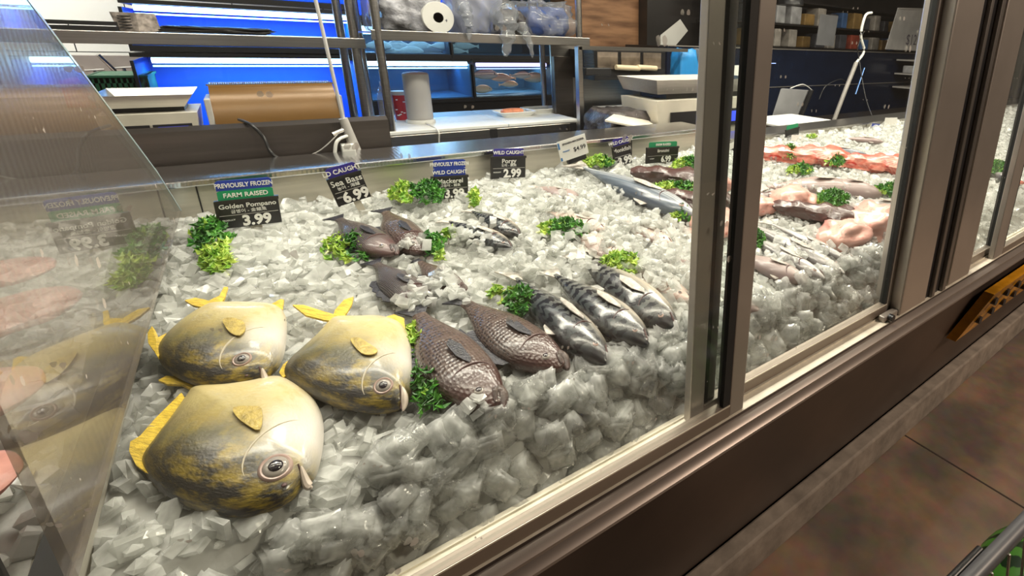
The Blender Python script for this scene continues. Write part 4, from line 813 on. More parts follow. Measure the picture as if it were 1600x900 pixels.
sign((1358, 215), (1372, 216), (1354, 198), 1.33, 'small dark price sign with blue placard at the far end', [' '], ' ', [(PBLUE, ' ')])
sign((1341, 212), (1354, 212), (1338, 201), 1.34, 'tiny black price sign left of the blue topped far sign', [' '], ' ', [])
# handwritten card leaning on a black clip
def card(pts, Y, label, writ=None, black=False):
    P_ = [A(*p, Y) for p in pts]; c = (P_[0]+P_[1])/2; X = (P_[1]-P_[0]).normalized(); Zv = Vector((-X.z, 0, X.x)); W = (P_[1]-P_[0]).length; H = (P_[3]-P_[0]).dot(Zv)
    t = thing('price_card', label, 'price card', c, None, Matrix((X, Vector((0, 1, 0)), Zv)).transposed())
    MB().box(-W/2, W/2, 0, .0012, 0, H).build('card', PAPER, t, local=True)
    if writ:
        for tx, sz, x, z, mt, mk in writ: text(tx, sz*H, (x*W, -.0006, z*H), mt, t, 'handwriting', .0001)
        b = MB(); b.box(-W*.49, -W*.43, -.0006, 0, H*.62, H*.92); b.box(-W*.49, -W*.43, -.0006, 0, H*.04, H*.20); b.build('blue_mark', P('card_blue', (.05, .18, .42), .5), t, local=True)
    MB().prism([(-W*.25, .002, -.014), (W*.4, .002, -.014), (W*.4, .002, .010), (-W*.25, .002, .010)], (0, .012, 0)).build('clip', BLACK, t, local=True)
    return t
card([(877, 254), (920, 239), (906, 211), (859, 226)], 1.30, 'white handwritten card reading spanish mackerel, clipped above the porgies', [('SPANISH-MACKEREL', .13, .05, .80, TXW if 0 else TXK, 0), ('$4.99', .30, .22, .40, TXK, 0), ('PRODUCT', .08, -.25, .45, P('card_blue2', (.05, .18, .42), .5), 0)])
card([(1130, 240), (1156, 226), (1150, 219), (1135, 228)], 1.30, 'small blank pale card lying between the two door frames')
card([(1236, 220), (1254, 220), (1254, 211), (1235, 211)], 1.30, 'small cream card in front of the green topped sign')
card([(1380, 203), (1399, 202), (1398, 186), (1390, 184)], 1.34, 'plain pale card at the far right of the second pane')
# ------------------------------------------------------------------ staff counter behind the case
ct = thing('staff_counter', 'dark stainless staff counter with raised splash panel behind the near end of the case', 'counter', (-.6, 1.8, 0))
m = MB(); m.prism([(-1.6, 1.56, .0), (-1.6, 1.56, 1.080), (-1.6, 1.585, 1.088), (-1.6, 1.60, 1.075), (-1.6, 1.60, 0)], (1.87, 0, 0)); m.build('splash_panel', DSTEEL, ct)
m = MB(); m.box(-1.6, .262, 1.60, 2.08, .98, 1.005, b=.004); m.build('worktop', DSTEEL, ct); box(-1.6, .262, 1.62, 2.06, 0, .98).build('cabinet', DSTEEL, ct)
m = MB(); m.box(-1.6, .262, 1.535, 1.56, .60, .99); m.build('lower_panel', DARK, ct)
# scale (staff side), facing the customer
def scale(x0, x1, y0, y1, z0, z1, label, label_plate='tray'):
    t = thing('price_scale', label, 'scale', ((x0+x1)/2, (y0+y1)/2, z0), 'counter scales'); w_ = x1-x0; h = z1-z0
    m = MB(); m.prism([(x0+w_*.06, y0+.02, z0+.008), (x0+w_*.94, y0+.02, z0+.008), (x0+w_, y0, z0+h*.70), (x0, y0, z0+h*.70)], (0, (y1-y0)*.9, 0)); m.build('housing', CREAM, t)
    m = MB()
    for xx in (.15, .85):
        for yy in (.25, .75): m.lathe([(.012, 0), (.014, .009)], (x0+w_*xx, y0+(y1-y0)*yy, z0), 12)
    m.build('feet', BLACK, t)
    m = MB(); m.box(x0+w_*.14, x1-w_*.14, y0+.05, y1-.05, z0+h*.70, z0+h*.79); m.build('platform', BLACK, t)
    m = MB(); a = .02
    m.prism([(x0+a, y0+a, z0+h*.79), (x1-a, y0+a, z0+h*.79), (x1-a, y1-a, z0+h*.79), (x0+a, y1-a, z0+h*.79)], (0, 0, .003))
    zt = z0+h
    for q in (((x0+a, y0+a), (x1-a, y0+a), (x1, y0), (x0, y0)), ((x0+a, y1-a), (x1-a, y1-a), (x1, y1), (x0, y1)), ((x0+a, y0+a), (x0+a, y1-a), (x0, y1), (x0, y0)), ((x1-a, y0+a), (x1-a, y1-a), (x1, y1), (x1, y0))):
        m.add([(q[0][0], q[0][1], z0+h*.79), (q[1][0], q[1][1], z0+h*.79), (q[2][0], q[2][1], zt), (q[3][0], q[3][1], zt), (q[3][0], q[3][1]+.002, zt), (q[2][0], q[2][1]+.002, zt), (q[1][0], q[1][1]+.002, z0+h*.79), (q[0][0], q[0][1]+.002, z0+h*.79)], [(0, 1, 2, 3), (4, 5, 6, 7), (3, 2, 5, 4), (0, 3, 4, 7), (1, 6, 5, 2)])
    m.build('weighing_tray', STEEL, t)
    box(x0+w_*.52, x0+w_*.92, y0-.002, y0+.004, z0+h*.26, z0+h*.52).build('bezel', BLACK, t)
    box(x0+w_*.57, x0+w_*.88, y0-.0035, y0-.001, z0+h*.31, z0+h*.48).build('display', SCREEN, t)
    box(x0+w_*.12, x0+w_*.49, y0-.002, y0+.004, z0+h*.26, z0+h*.52).build('bezel', BLACK, t)
    return t
a_, b_ = A(150, 195, 1.70), A(312, 193, 1.70)
scale(a_.x, b_.x, 1.70, 1.92, 1.0055, A(200, 150, 1.70).z, 'counter scale with blue display seen behind the splashed partition')
# kraft wrap roll on a stand
a_, b_ = A(336, 190, 1.70), A(533, 188, 1.70); zt = A(430, 133, 1.72).z
rl = thing('wrap_box', 'long golden brown roll of wrapping sheet standing on the staff counter', 'wrapping roll', ((a_.x+b_.x)/2, 1.74, 1.0055))
m = MB(); m.add([(x, 1.70+.075*(1-math.cos(t_)), 1.006+(zt-1.006)*math.sin(t_)) for t_ in [i*PI/2/10 for i in range(11)] for x in (a_.x, b_.x)]+[(a_.x, 1.85, 1.006), (b_.x, 1.85, 1.006), (a_.x, 1.85, zt), (b_.x, 1.85, zt)],
    [(2*i, 2*i+1, 2*i+3, 2*i+2) for i in range(10)]+[(20, 21, 25, 24), (24, 25, 23, 22), tuple([2*i for i in range(11)]+[24, 22]), tuple([2*i+1 for i in range(11)]+[25, 23])[::-1], (0, 1, 23, 22)]); m.build('kraft_cover', GOLD, rl, smooth=True)
m = MB(); n_ = 60
for i in range(n_): x = a_.x+(b_.x-a_.x)*(i+.5)/n_; m.box(x-.0008, x+.0008, 1.772, 1.776, zt, zt+.005)
m.box(a_.x-.004, b_.x+.004, 1.768, 1.778, zt-.003, zt+.001); m.build('serrated_cutter', STEEL, rl)
box(a_.x-.012, a_.x, 1.71, 1.85, 1.006, zt-.03, b=.002).build('end_plate', GREYP, rl); box(b_.x, b_.x+.012, 1.71, 1.85, 1.006, zt-.03, b=.002).build('end_plate', GREYP, rl)
def cable(pts, r, mat, label, nm='power_cable'):
    return tag(MB().tube(catmull(pts, 8), r, 8).build(nm, mat, None, smooth=True), label, 'cable')
cable([A(375, 195, 1.60)+Vector((0, .02, .01)), A(392, 195, 1.555), A(412, 215, 1.545), A(425, 240, 1.535), A(450, 250, 1.54), A(500, 245, 1.56)], .0035, BLACK, 'black cable hanging over the splash panel below the wrap roll')
cable([A(540, 188, 1.60), A(527, 210, 1.53), A(500, 235, 1.53), A(470, 248, 1.54)], .0015, GREYP, 'thin grey wire drooping on the splash panel near the slanted pole')
cable([A(523, 245, 1.52), A(526, 222, 1.52), A(540, 213, 1.53), A(553, 212, 1.55)], .004, WHITE, 'white cord looping at the foot of the slanted pole')
m = MB(); p0, p1, p2 = A(493, 0, 1.5), A(536, 185, 1.54), A(560, 242, 1.54); m.tube([p0+(p0-p1)*.6, p0, p1], .004, 10); tp = thing('slanted_pole', 'thin slanted grey pole thickening toward its foot, before the rack posts', 'pole', p2)
m.build('thin_rod', P('pole_grey', (.62, .60, .60), .4), tp, smooth=True); MB().tube([p1, p2-Vector((0, 0, .01))], [.010, .013], 12).build('pole_sleeve', GREYP, tp, smooth=True)
q = A(535, 235, 1.53); m = MB(); m.box(q.x-.002, q.x+.028, 1.52, 1.545, q.z-.012, q.z+.016, b=.003); tag(m.build('plug_adapter', WHITE), 'white plug adapter on the panel beside the slanted pole', 'plug')
q = A(529, 207, 1.53); m = MB().tube([q-Vector((.014, 0, .004)), q+Vector((.016, .01, .006))], .006, 12); tag(m.build('chrome_nozzle', STEEL, smooth=True), 'short chrome tube leaning on the panel by the slanted pole', 'nozzle')
# left shelf rack
zs0, zs1 = 1.246, 1.281
sh = thing('wall_shelf_rack', 'long stainless shelf on posts in front of the blue tanks at the left', 'shelf', (0, 2.35, 0))
m = MB(); m.box(-1.5, .345, 2.20, 2.21, zs0, zs1, b=.002); m.box(-1.5, .345, 2.21, 2.55, zs1-.006, zs1-.001); m.build('shelf_board', STEEL, sh)
for xx, yy in ((.315, 2.215), (.315, 2.53), (-1.3, 2.53)): MB().tube([(xx, yy, 0), (xx, yy, 2.2)], .015, 14).build('post', STEEL, sh, smooth=True)
sh2 = thing('bag_shelf_rack', 'stainless table rack with an overhead shelf full of bags and white cutting boards', 'rack', (.75, 2.3, 0))
m = MB(); m.box(.350, 1.20, 2.10, 2.11, 1.277, 1.312, b=.002); m.box(.350, 1.20, 2.11, 2.50, 1.300, 1.306); m.build('overhead_shelf', STEEL, sh2)
for xx, yy in ((.372, 2.11), (1.155, 2.115), (.372, 2.50), (1.155, 2.50)): MB().tube([(xx, yy, 0), (xx, yy, 2.0)], .014, 14).build('post', STEEL, sh2, smooth=True)
m = MB(); m.box(.350, 1.185, 2.085, 2.56, .905, .945, b=.003); m.build('table_top', STEEL, sh2)
m = MB(); m.box(.350, 1.185, 2.10, 2.55, .35, .37); m.build('lower_shelf', DSTEEL, sh2)
for xx in (.72, 1.08): m = MB(); m.box(xx, xx+.03, 2.083, 2.0855, .907, .944); m.build('edge_clip', BLACK, sh2)
tag(box(.355, .80, 2.09, 2.555, .9455, .960, b=.003).build('cutting_board', BOARD), 'white cutting board on the left half of the table rack', 'cutting board', 'white cutting boards')
tag(box(.803, 1.12, 2.09, 2.555, .9455, .960, b=.003).build('cutting_board', BOARD), 'white cutting board on the right half of the table rack, under the foam tray', 'cutting board', 'white cutting boards')
# things on the cutting boards
c = Zp(661, 192, .961); r = .048
cy = thing('grey_canister', 'tall grey cylindrical canister on a white base standing on the cutting board', 'canister', (c.x, c.y+.03, .9605)); o = (c.x, c.y+.03, .9605); zt = A(660, 112, c.y+.03).z-.9605
MB().lathe([(r*1.12, 0), (r*1.14, .006), (r*1.1, .012), (r*.9, .013)], o, 32).build('base', WHITE, cy, smooth=True)
MB().lathe([(r*.95, .013), (r, .018), (r, zt-.014), (r*.99, zt-.008)], o, 36).build('body', P('canister_grey', (.44, .42, .41), .5, 0, .03), cy, smooth=True)
MB().lathe([(r*.98, zt-.009), (r*.9, zt-.004), (r*.5, zt), (0, zt+.001)], o, 32).build('lid', P('canister_lid', (.45, .33, .32), .5), cy, smooth=True)
cable([(c.x+.005, c.y-.02, .965), (c.x+.008, 2.075, .955), (c.x+.006, 2.07, .90), (c.x+.003, 2.06, .70)], .003, WHITE, 'white cord hanging down from the grey canister')
c = Zp(611, 196, .961); bt = thing('water_bottle', 'clear ribbed plastic bottle beside the rack post', 'bottle', (c.x+.01, c.y+.10, .9605)); h = A(606, 127, c.y+.10).z-.9605
MB().lathe([(.026, 0), (.028, .01)]+[(.027+.0015*(i % 2), .012+i*h*.055) for i in range(10)]+[(.028, h*.62), (.018, h*.85), (.011, h*.9)], (c.x+.01, c.y+.10, .9605), 24).build('body', FILM, bt, smooth=True)
MB().lathe([(.012, h*.9), (.012, h), (0, h)], (c.x+.01, c.y+.10, .9605), 16).build('cap', WHITE, bt, smooth=True)
c = Zp(629, 186, .961); rd = thing('red_tin', 'red tub with white print and a pale lid behind the canister', 'tub', (c.x, c.y, .9605)); h = A(628, 142, c.y).z-.9605
MB().lathe([(.024, 0), (.030, h*.86), (.030, h*.87)], (c.x, c.y, .9605), 24).build('body', RED, rd, smooth=True); MB().lathe([(.032, h*.87), (.032, h), (0, h)], (c.x, c.y, .9605), 24).build('lid', P('tub_lid', (.55, .5, .5), .4), rd, smooth=True)
m = MB(); r_ = random.Random(4)
for i in range(9): a = -PI/2+r_.uniform(-.9, .5); z = .9605+r_.uniform(.01, h*.75); rr = .0295; m.box(c.x+math.cos(a)*rr-.004, c.x+math.cos(a)*rr+.004, c.y+math.sin(a)*rr-.001, c.y+math.sin(a)*rr+.001, z, z+.004)
m.build('white_print', TXW, rd)
def foam_tray(c, w_, d_, label):
    t = thing('foam_tray', label, 'foam tray', c, 'white foam trays'); m = MB(); x, y, z = c
    def ring(s, zz): return [(x+s*w_*sx, y+s*d_*sy, z+zz) for sx, sy in ((-.5, -.4), (-.4, -.5), (.4, -.5), (.5, -.4), (.5, .4), (.4, .5), (-.4, .5), (-.5, .4))]
    rings = [ring(.78, 0), ring(.98, .018), ring(1.02, .019), ring(1.0, .022), ring(.8, .005)]; vs = sum(rings, []); fs = [tuple(range(8))[::-1], tuple(range(32, 40))]
    for k in range(4): fs += [(k*8+i, k*8+(i+1) % 8, k*8+8+(i+1) % 8, k*8+8+i) for i in range(8)]
    m.add(vs, fs).build('tray', WHITE, t); return t
c = Zp(804, 180, .961); foam_tray((c.x, c.y, .9606), .17, .12, 'foam tray holding an orange salmon piece on the cutting board')
m = MB().add(*loft([(0, .1, .1, .08), (.1, .2, .2, .13), (.5, .24, .2, .15), (.9, .2, .2, .13), (1, .1, .1, .08)], .10)); o = m.build('salmon_piece', P('salmon_orange', (.85, .28, .14), .4, 0, .12, 60), smooth=True, local=True); o.location = (c.x-.01, c.y, .979); tag(o, 'orange salmon piece in the near foam tray', 'salmon')
c = Zp(850, 176, .961); foam_tray((c.x, c.y+.03, .9606), .17, .12, 'empty foam tray behind the one with salmon')
q = A(875, 172, 2.4); rb = thing('red_marker', 'small red capped tube by the right rear rack post', 'tube', (q.x, 2.4, .9605)); MB().lathe([(.011, 0), (.011, .06), (.007, .065), (0, .066)], (q.x-.03, 2.4, .9605), 12).build('body', RED, rb, smooth=True); MB().lathe([(.012, .045), (.012, .06)], (q.x-.03, 2.4, .9605), 12).build('cap', BLACK, rb, smooth=True)
for x, w_, h_, mt, lb in ((.50, .16, .12, PAPER, 'crumpled white bag on the lower shelf under the table'), (.76, .22, .17, CARD, 'brown cardboard box on the lower shelf under the table')):
    o = MB().box(x, x+w_, 2.15, 2.4, .3705, .3705+h_*2.6, b=.02).build('paper_bag' if mt is PAPER else 'cardboard_box', mt, smooth=True); tag(o, lb, 'bag' if mt is PAPER else 'box')
# paper roll and plastic bags on the overhead shelf
q = A(683, 20, 2.14); rr = (A(683, 0, 2.14)-A(683, 41, 2.14)).length*.5; pr = thing('paper_roll', 'white paper roll with dark core facing the aisle on the overhead shelf', 'paper roll', (q.x, 2.14, 1.307))
RX = Matrix.Rotation(PI/2, 3, 'X'); rr = .056
MB().lathe([(rr*.32, 0), (rr*.98, 0), (rr, -.003), (rr, -.24), (rr*.32, -.24), (rr*.32, 0)], (q.x, 2.13, 1.307+rr), 32, RX).build('paper', PAPER, pr, smooth=True)
MB().lathe([(rr*.30, -.002), (rr*.31, -.2), (rr*.26, -.2), (rr*.26, -.01)], (q.x, 2.13, 1.307+rr), 24, RX).build('core', NAVY, pr, smooth=True)
def crumple(x0, x1, y0, y1, z0, z1, mat, nm, label, seed, cat='bag', amp=.25, droop=None):
    bm = bmesh.new(); bmesh.ops.create_cube(bm, size=1.); bmesh.ops.subdivide_edges(bm, edges=bm.edges[:], cuts=9, use_grid_fill=True)
    for v in bm.verts:
        p = v.co.normalized()*.56 if False else v.co; k = noise.noise(p*5+Vector((seed, 0, 0)))*amp+noise.noise(p*13+Vector((seed, 3, 0)))*amp*.5
        q = Vector((p.x*(1-.18*abs(p.z*2)**3)+p.x*k, p.y*(1-.18*abs(p.z*2)**3)+p.y*k, p.z*(1+k*.6)))
        v.co = Vector(((x0+x1)/2+q.x*(x1-x0), (y0+y1)/2+q.y*(y1-y0), max(z0, (z0+z1)/2+q.z*(z1-z0))))
    me = bpy.data.meshes.new(nm); bm.to_mesh(me); bm.free(); me.materials.append(mat); me.polygons.foreach_set('use_smooth', [True]*len(me.polygons))
    o = bpy.data.objects.new(nm, me); COL.objects.link(o); return tag(o, label, cat)
BG2 = P('grey_film_roll', (.30, .30, .33), .25, 0, .3, 30, .5); DBAG = P('dark_bag', (.07, .06, .06), .3, 0, .4, 30, .6); WFILM = glass_mat('white_film', (.7, .72, .78), .42, 1.5, 0, .2, (.70, .72, .85))
crumple(.40, .60, 2.14, 2.36, 1.308, 1.43, BG2, 'plastic_bag', 'grey bundle of plastic bags left of the paper roll', 3)
crumple(.66, .82, 2.14, 2.36, 1.308, 1.50, WFILM, 'plastic_bag', 'milky plastic bag bundle right of the paper roll', 9)
crumple(.80, .93, 2.16, 2.34, 1.308, 1.41, DBAG, 'plastic_bag', 'dark wrapped bundle in the middle of the overhead shelf', 14)
crumple(.94, 1.12, 2.14, 2.36, 1.308, 1.43, BLUEP, 'blue_carton', 'blue carton wrapped in film at the right of the overhead shelf', 21, 'carton', .06)
crumple(.925, 1.135, 2.125, 2.375, 1.3075, 1.45, FILM, 'plastic_bag', 'clear film bag around the blue carton', 25)
crumple(.385, .43, 2.3, 2.45, 1.308, 1.5, WFILM, 'plastic_bag', 'pale bluish bag tucked behind the left rack post', 31)
for (ax, ay, bx, by, wpx, lb) in ((792, 30, 790, 88, 34, 'clear plastic bag corner hanging over the shelf edge'), (820, 50, 832, 90, 14, 'small clear bag tip hanging right of the larger one'), (728, 20, 733, 62, 20, 'thin creased bag corner hanging right of the paper roll')):
    a, b = A(ax, ay, 2.09), A(bx, by, 2.085); w_ = (A(ax+wpx, ay, 2.09)-a).length
    m = MB(); m.tube(catmull([a+Vector((0, .03, .02)), a, (a+b)/2+Vector((.004, -.006, 0)), b], 6), [w_*(1-.85*(i/18)**1.5)*(.55+.12*math.sin(i*1.7)) for i in range(19)], 12)
    tag(m.build('plastic_bag', FILM, smooth=True), lb, 'bag')
# things on the left shelf
o = thing('black_tray', 'flat black tray stack on the left shelf with a blue lit end', 'tray', (-.4, 2.3, 1.281)); a, b = A(72, 40, 2.22).x, A(184, 40, 2.22).x
for k_ in range(2): m = MB(); m.prism([(a, 2.22, 1.2815+k_*.014), (b, 2.22, 1.2815+k_*.014), (b+.01, 2.50, 1.2815+k_*.014), (a, 2.50, 1.2815+k_*.014)], (0, 0, .011)); m.build('tray', BLACK, o)
a, b = A(182, 40, 2.22).x, A(248, 40, 2.22).x; nw = thing('carton', 'opened cardboard carton with dark print on the left shelf', 'carton', ((a+b)/2, 2.26, 1.2815))
m = MB(); m.prism([(a, 2.23, 1.281), ((a+b)/2, 2.215, 1.281), ((a+b)/2+.003, 2.215, 1.333), (a-.008, 2.23, 1.333)], (0, .003, 0)); m.prism([((a+b)/2, 2.215, 1.281), (b, 2.25, 1.281), (b-.004, 2.25, 1.333), ((a+b)/2+.003, 2.215, 1.333)], (0, .003, 0)); m.box(a, b-.01, 2.255, 2.32, 1.2815, 1.327); m.build('panel', P('printed_card', (.36, .31, .28), .7, 0, .3, 70), nw)
m = MB()
for i in range(5): m.box(a+.006+.0*i, (a+b)/2-.008, 2.2125+.006, 2.2145+.006, 1.290+i*.008, 1.2925+i*.008)
m.build('print_line', BLACK, nw)
crumple(A(250, 40, 2.25).x, A(420, 40, 2.25).x, 2.24, 2.4, 1.2815, 1.302, BLACK, 'black_bag', 'flattened black bag lying on the left shelf', 40)
# sink corner
sk = thing('sink', 'stainless sink against the tiled wall behind the left shelf', 'sink', (-.75, 3.3, 0)); a, b = -1.5, -.30
m = MB(); m.box(a, b, 3.0, 3.6, .2, .98, b=.01); m.build('basin', DSTEEL, sk); m = MB(); m.box(a, b, 3.60, 3.63, .2, 1.16); m.build('backsplash', P('sink_splash', (.35, .30, .27), .4, .4, .05), sk)
for px_, hh in ((152, 120), (197, 116)):
    q = A(px_, hh, 3.55); m = MB(); m.tube([(q.x, 3.60, q.z-.02), (q.x, 3.53, q.z-.02)], .010, 12); m.tube([(q.x, 3.54, q.z-.02), (q.x, 3.54, q.z+.03)], .006, 10); m.tube([(q.x-.03, 3.54, q.z+.028), (q.x+.03, 3.54, q.z+.032)], .005, 8); m.build('tap', STEEL, sk, smooth=True)
q = A(172, 110, 3.5); MB().tube(catmull([(q.x+.01, 3.58, q.z-.04), (q.x+.01, 3.52, q.z+.0), (q.x-.02, 3.48, q.z+.07)], 5), .008, 10).build('spout', STEEL, sk, smooth=True)
def crate(x0, x1, y0, y1, z0, z1, mat, label, nm='plastic_crate'):
    t = thing(nm, label, 'crate', ((x0+x1)/2, (y0+y1)/2, z0)); m = MB(); th = .006
    m.box(x0, x1, y0, y1, z0, z0+th); m.box(x0, x0+th, y0, y1, z0, z1); m.box(x1-th, x1, y0, y1, z0, z1); m.box(x0, x1, y1-th, y1, z0, z1)
    n = 10; m.box(x0, x1, y0, y0+th, z1-.03, z1); m.box(x0, x1, y0, y0+th, z0, z0+.03)
    for i in range(n+1): x = x0+(x1-x0-th)*i/n; m.box(x, x+th*1.6, y0, y0+th, z0, z1)
    m.build('basket', mat, t); m = MB(); m.box(x0-.006, x1+.006, y0-.006, y1+.006, z1-.008, z1); m.build('rim', mat, t); return t
q0, q1 = A(140, 140, 3.0), A(232, 118, 3.0); crate(q0.x, q1.x-.01, 3.02, 3.3, .981, q1.z, GREEN, 'dark green plastic crate on the sink before the tiles')
q0 = A(85, 148, 2.95); q1 = A(138, 128, 2.95); tag(box(q0.x, q1.x, 3.05, 3.2, .981, q1.z, b=.01).build('red_tub', RED), 'red tub seen blurred through the glass partition at the sink', 'tub')
# ------------------------------------------------------------------ aquarium wall
def tank(x0, x1, z0, z1, label, back, led=None, tubes=1, y0=3.0, y1=3.45, hood=True, ledm=None, lp=6, lcol=(.25, .55, 1.)):
    t = thing('fish_tank', label, 'fish tank', ((x0+x1)/2, (y0+y1)/2, z0), 'wall of fish tanks')
    m = MB(); m.box(x0, x1, y1-.01, y1, z0, z1); m.box(x0, x1, y0+.01, y1-.01, z0, z0+.012); m.build('back_panel', back, t)
    m = MB(); m.box(x0, x0+.006, y0+.004, y1, z0, z1); m.box(x1-.006, x1, y0+.004, y1, z0, z1); m.build('side_panel', back, t)
    box(x0, x1, y0, y0+.004, z0, z1-.01).build('front_glass', TGLASS, t)
    m = MB(); m.box(x0-.004, x1+.004, y0-.006, y0+.006, z0-.014, z0+.008); m.box(x0-.004, x0+.006, y0-.005, y0+.006, z0, z1); m.build('frame', BLACK, t)
    if hood: box(x0, x1, y0-.004, y1, z1+.014, z1+.030).build('hood', BLACK, t)
    if led:
        a, b = led; m = MB(); m.tube([(a, y0+.03, z1), (b, y0+.03, z1)], .011, 12); m.build('led_tube', ledm or LED, t, smooth=True); MB().tube([(a, y0+.028, z1-.022), (b, y0+.028, z1-.022)], .003, 8).build('led_strip', ledm or LED, t, smooth=True)
        l = bpy.data.lights.new('tank_light', 'AREA'); l.shape = 'RECTANGLE'; l.size = b-a; l.size_y = .06; l.energy = lp; l.color = lcol
        o = bpy.data.objects.new('tank_light', l); COL.objects.link(o); o.location = ((a+b)/2, (y0+y1)/2, z1-.012); o.parent = t; o.location -= t.location
    return t
TB = P('tank_blue', (.005, .10, .52), .5, 0, .06, 2); TT = P('tank_teal', (.01, .055, .12), .5, 0, .2, 3)
tank(-.345, .42, .70, 1.165, 'lower left blue lit fish tank behind the wrap roll', TB, (-.29, .38), lp=11)
tank(-.335, .44, 1.215, 1.365, 'upper left blue lit fish tank above the shelf line', TB, (-.30, .41), lp=10)
tank(-.33, .45, 1.415, 1.75, 'top left blue fish tank at the upper edge of the photo', TB, (-.30, .42), lp=14)
tank(.45, .96, .965, 1.155, 'lower middle fish tank with bright tubes behind the canister', TT, (.47, .95), lp=3)
tank(.97, 1.455, .965, 1.150, 'lower right fish tank with orange fish', TT, (1.0, 1.42), lp=3, ledm=LEDV, lcol=(1, .92, .85))
tank(.45, .86, 1.195, 1.32, 'upper middle fish tank crowded with grey fish', TT, (.47, .85), lp=3, lcol=(.6, .8, 1))
tank(.87, 1.455, 1.195, 1.60, 'dark upper right fish tank above the orange fish', TT, None)
tank(.45, .86, 1.37, 1.75, 'top middle fish tank behind the hanging bags', TB, (.47, .85), lp=8)
box(.44, 1.46, 3.0, 3.5, .60, .95).build('tank_stand', BLACK); tag(bpy.data.objects['tank_stand'], 'black stand under the right hand fish tanks', 'stand')
box(-.36, .43, 3.0, 3.5, .0, .685).build('tank_cabinet', BLACK); tag(bpy.data.objects['tank_cabinet'], 'black base under the left hand blue tanks', 'stand')
for i, (px_, py_, L_, d) in enumerate([(757, 117, .16, 1), (752, 140, .13, 1), (785, 122, .14, -1), (815, 118, .12, 1), (838, 122, .17, -1), (796, 132, .11, 1)]):
    p = A(px_, py_, 3.10+.03*(i % 3)); t = thing('orange_fish', ['orange fish swimming top left in the right hand tank', 'small orange fish low in the right hand tank', 'orange fish facing left in the middle of the tank', 'orange fish near the top, behind the others', 'biggest orange fish at the right end of the tank', 'orange fish in the centre, partly covered by others'][i], 'fish', p, 'orange fish in the tank', Matrix(((d, 0, 0), (0, 0, -d), (0, 1, 0))))
    MB().add(*loft([(a_, b_*1.0, c_*1.0, d_*.8) for a_, b_, c_, d_ in SHAPES['porgy']], L_)).build('body', TILA, t, smooth=True, local=True)
    fin([((-.48)*L_, .02*L_, 0), ((-.62)*L_, .09*L_, 0), ((-.60)*L_, -.09*L_, 0), ((-.48)*L_, -.02*L_, 0)], .001).build('tail_fin', TILA, t, local=True)
    ball((.36*L_, .04*L_, .05*L_), .018*L_*1.4).build('eye', EYEB, t, smooth=True, local=True)
for i in range(9):
    p = A(590+i*17, 72+(i % 2)*8, 3.08+.03*(i % 3)); L_ = .13; d = -1 if i % 3 else 1
    t = thing('grey_fish', 'grey fish crowded in the upper middle tank', 'fish', p, 'grey fish in the upper middle tank', Matrix(((d, 0, 0), (0, 0, -d), (0, 1, 0))))
    MB().add(*loft(SHAPES['porgy'], L_)).build('body', TILG, t, smooth=True, local=True)
    fin([((-.48)*L_, .02*L_, 0), ((-.62)*L_, .09*L_, 0), ((-.60)*L_, -.09*L_, 0), ((-.48)*L_, -.02*L_, 0)], .001).build('tail_fin', TILG, t, local=True)
# ------------------------------------------------------------------ steel wrapping station
ws = thing('wrapping_station', 'stainless wrapping station frame with three film windows before the wooden wall', 'station', (1.38, 2.1, 0))
zt = A(980, 75, 2.0).z
m = MB(); m.box(1.09, 1.69, 2.0, 2.02, zt-.012, zt+.004); m.box(1.085, 1.105, 2.0, 2.03, 0, zt); m.box(1.105, 1.69, 2.30, 2.31, 0, zt); m.build('frame', STEEL, ws)
m = MB(); m.box(1.106, 1.20, 2.27, 2.298, 0, zt-.05); m.build('side_cabinet', DSTEEL, ws)
for k_ in range(3):
    x = 1.215+k_*.125; zb = A(980, 108, 2.05).z; m = MB(); m.box(x, x+.105, 2.06, 2.065, zb, zt-.02); m.build('window', P('film_window', (.30, .24, .19), .15, .2, .3, 12), ws)
m = MB(); m.box(1.20, 1.60, 2.066, 2.30, A(980, 125, 2.05).z, zt-.014); m.build('machine_body', BLACK, ws)
for k_ in range(2): MB().tube([(1.30+k_*.12, 2.045, A(980, 105, 2.05).z), (1.43+k_*.10, 2.045, A(980, 107, 2.05).z)], .012, 12).build('film_roll', P('film_roll', (.75, .62, .42), .4), ws, smooth=True)
m = MB(); 
for i in range(9): m.box(1.115, 1.165, 2.004, 2.008, zt-.03-i*.006, zt-.028-i*.006)
m.build('vent_grille', BLACK, ws)
q = A(920, 112, 1.99); m = MB(); m.box(q.x-.015, q.x+.11, 1.985, 2.02, q.z-.016, q.z+.016, b=.004); m.build('wall_clamp', BLACK, ws)
for k_, (px_, sx) in enumerate(((1080, .10), (1110, .09))):
    q = A(px_, 100, 2.02); tag(crumple(q.x-sx*.6, q.x+sx*.6, 2.03, 2.12, .886, A(px_, 78, 2.02).z, [P('blue_basket', (.02, .25, .62), .4), FILM][k_], 'bag_stack', ['blue wrapped stack of bags beside the station', 'clear wrapped stack of bags next to the frame'][k_], 50+k_, 'bags', .08), ['blue wrapped stack of bags beside the station', 'clear wrapped stack of bags next to the frame'][k_], 'bags')
q0, q1 = A(925, 168, 2.2), A(1070, 178, 1.9)
tag(box(q0.x, q0.x+.35, 1.86, 2.2, .985, 1.0, b=.003).build('cutting_board', BOARD), 'narrow white board left of the second scale', 'cutting board')
tag(box(1.15, 2.4, 1.70, 2.15, .86, .885, b=.003).build('worktop', DSTEEL), 'dark worktop under the second scale', 'worktop')
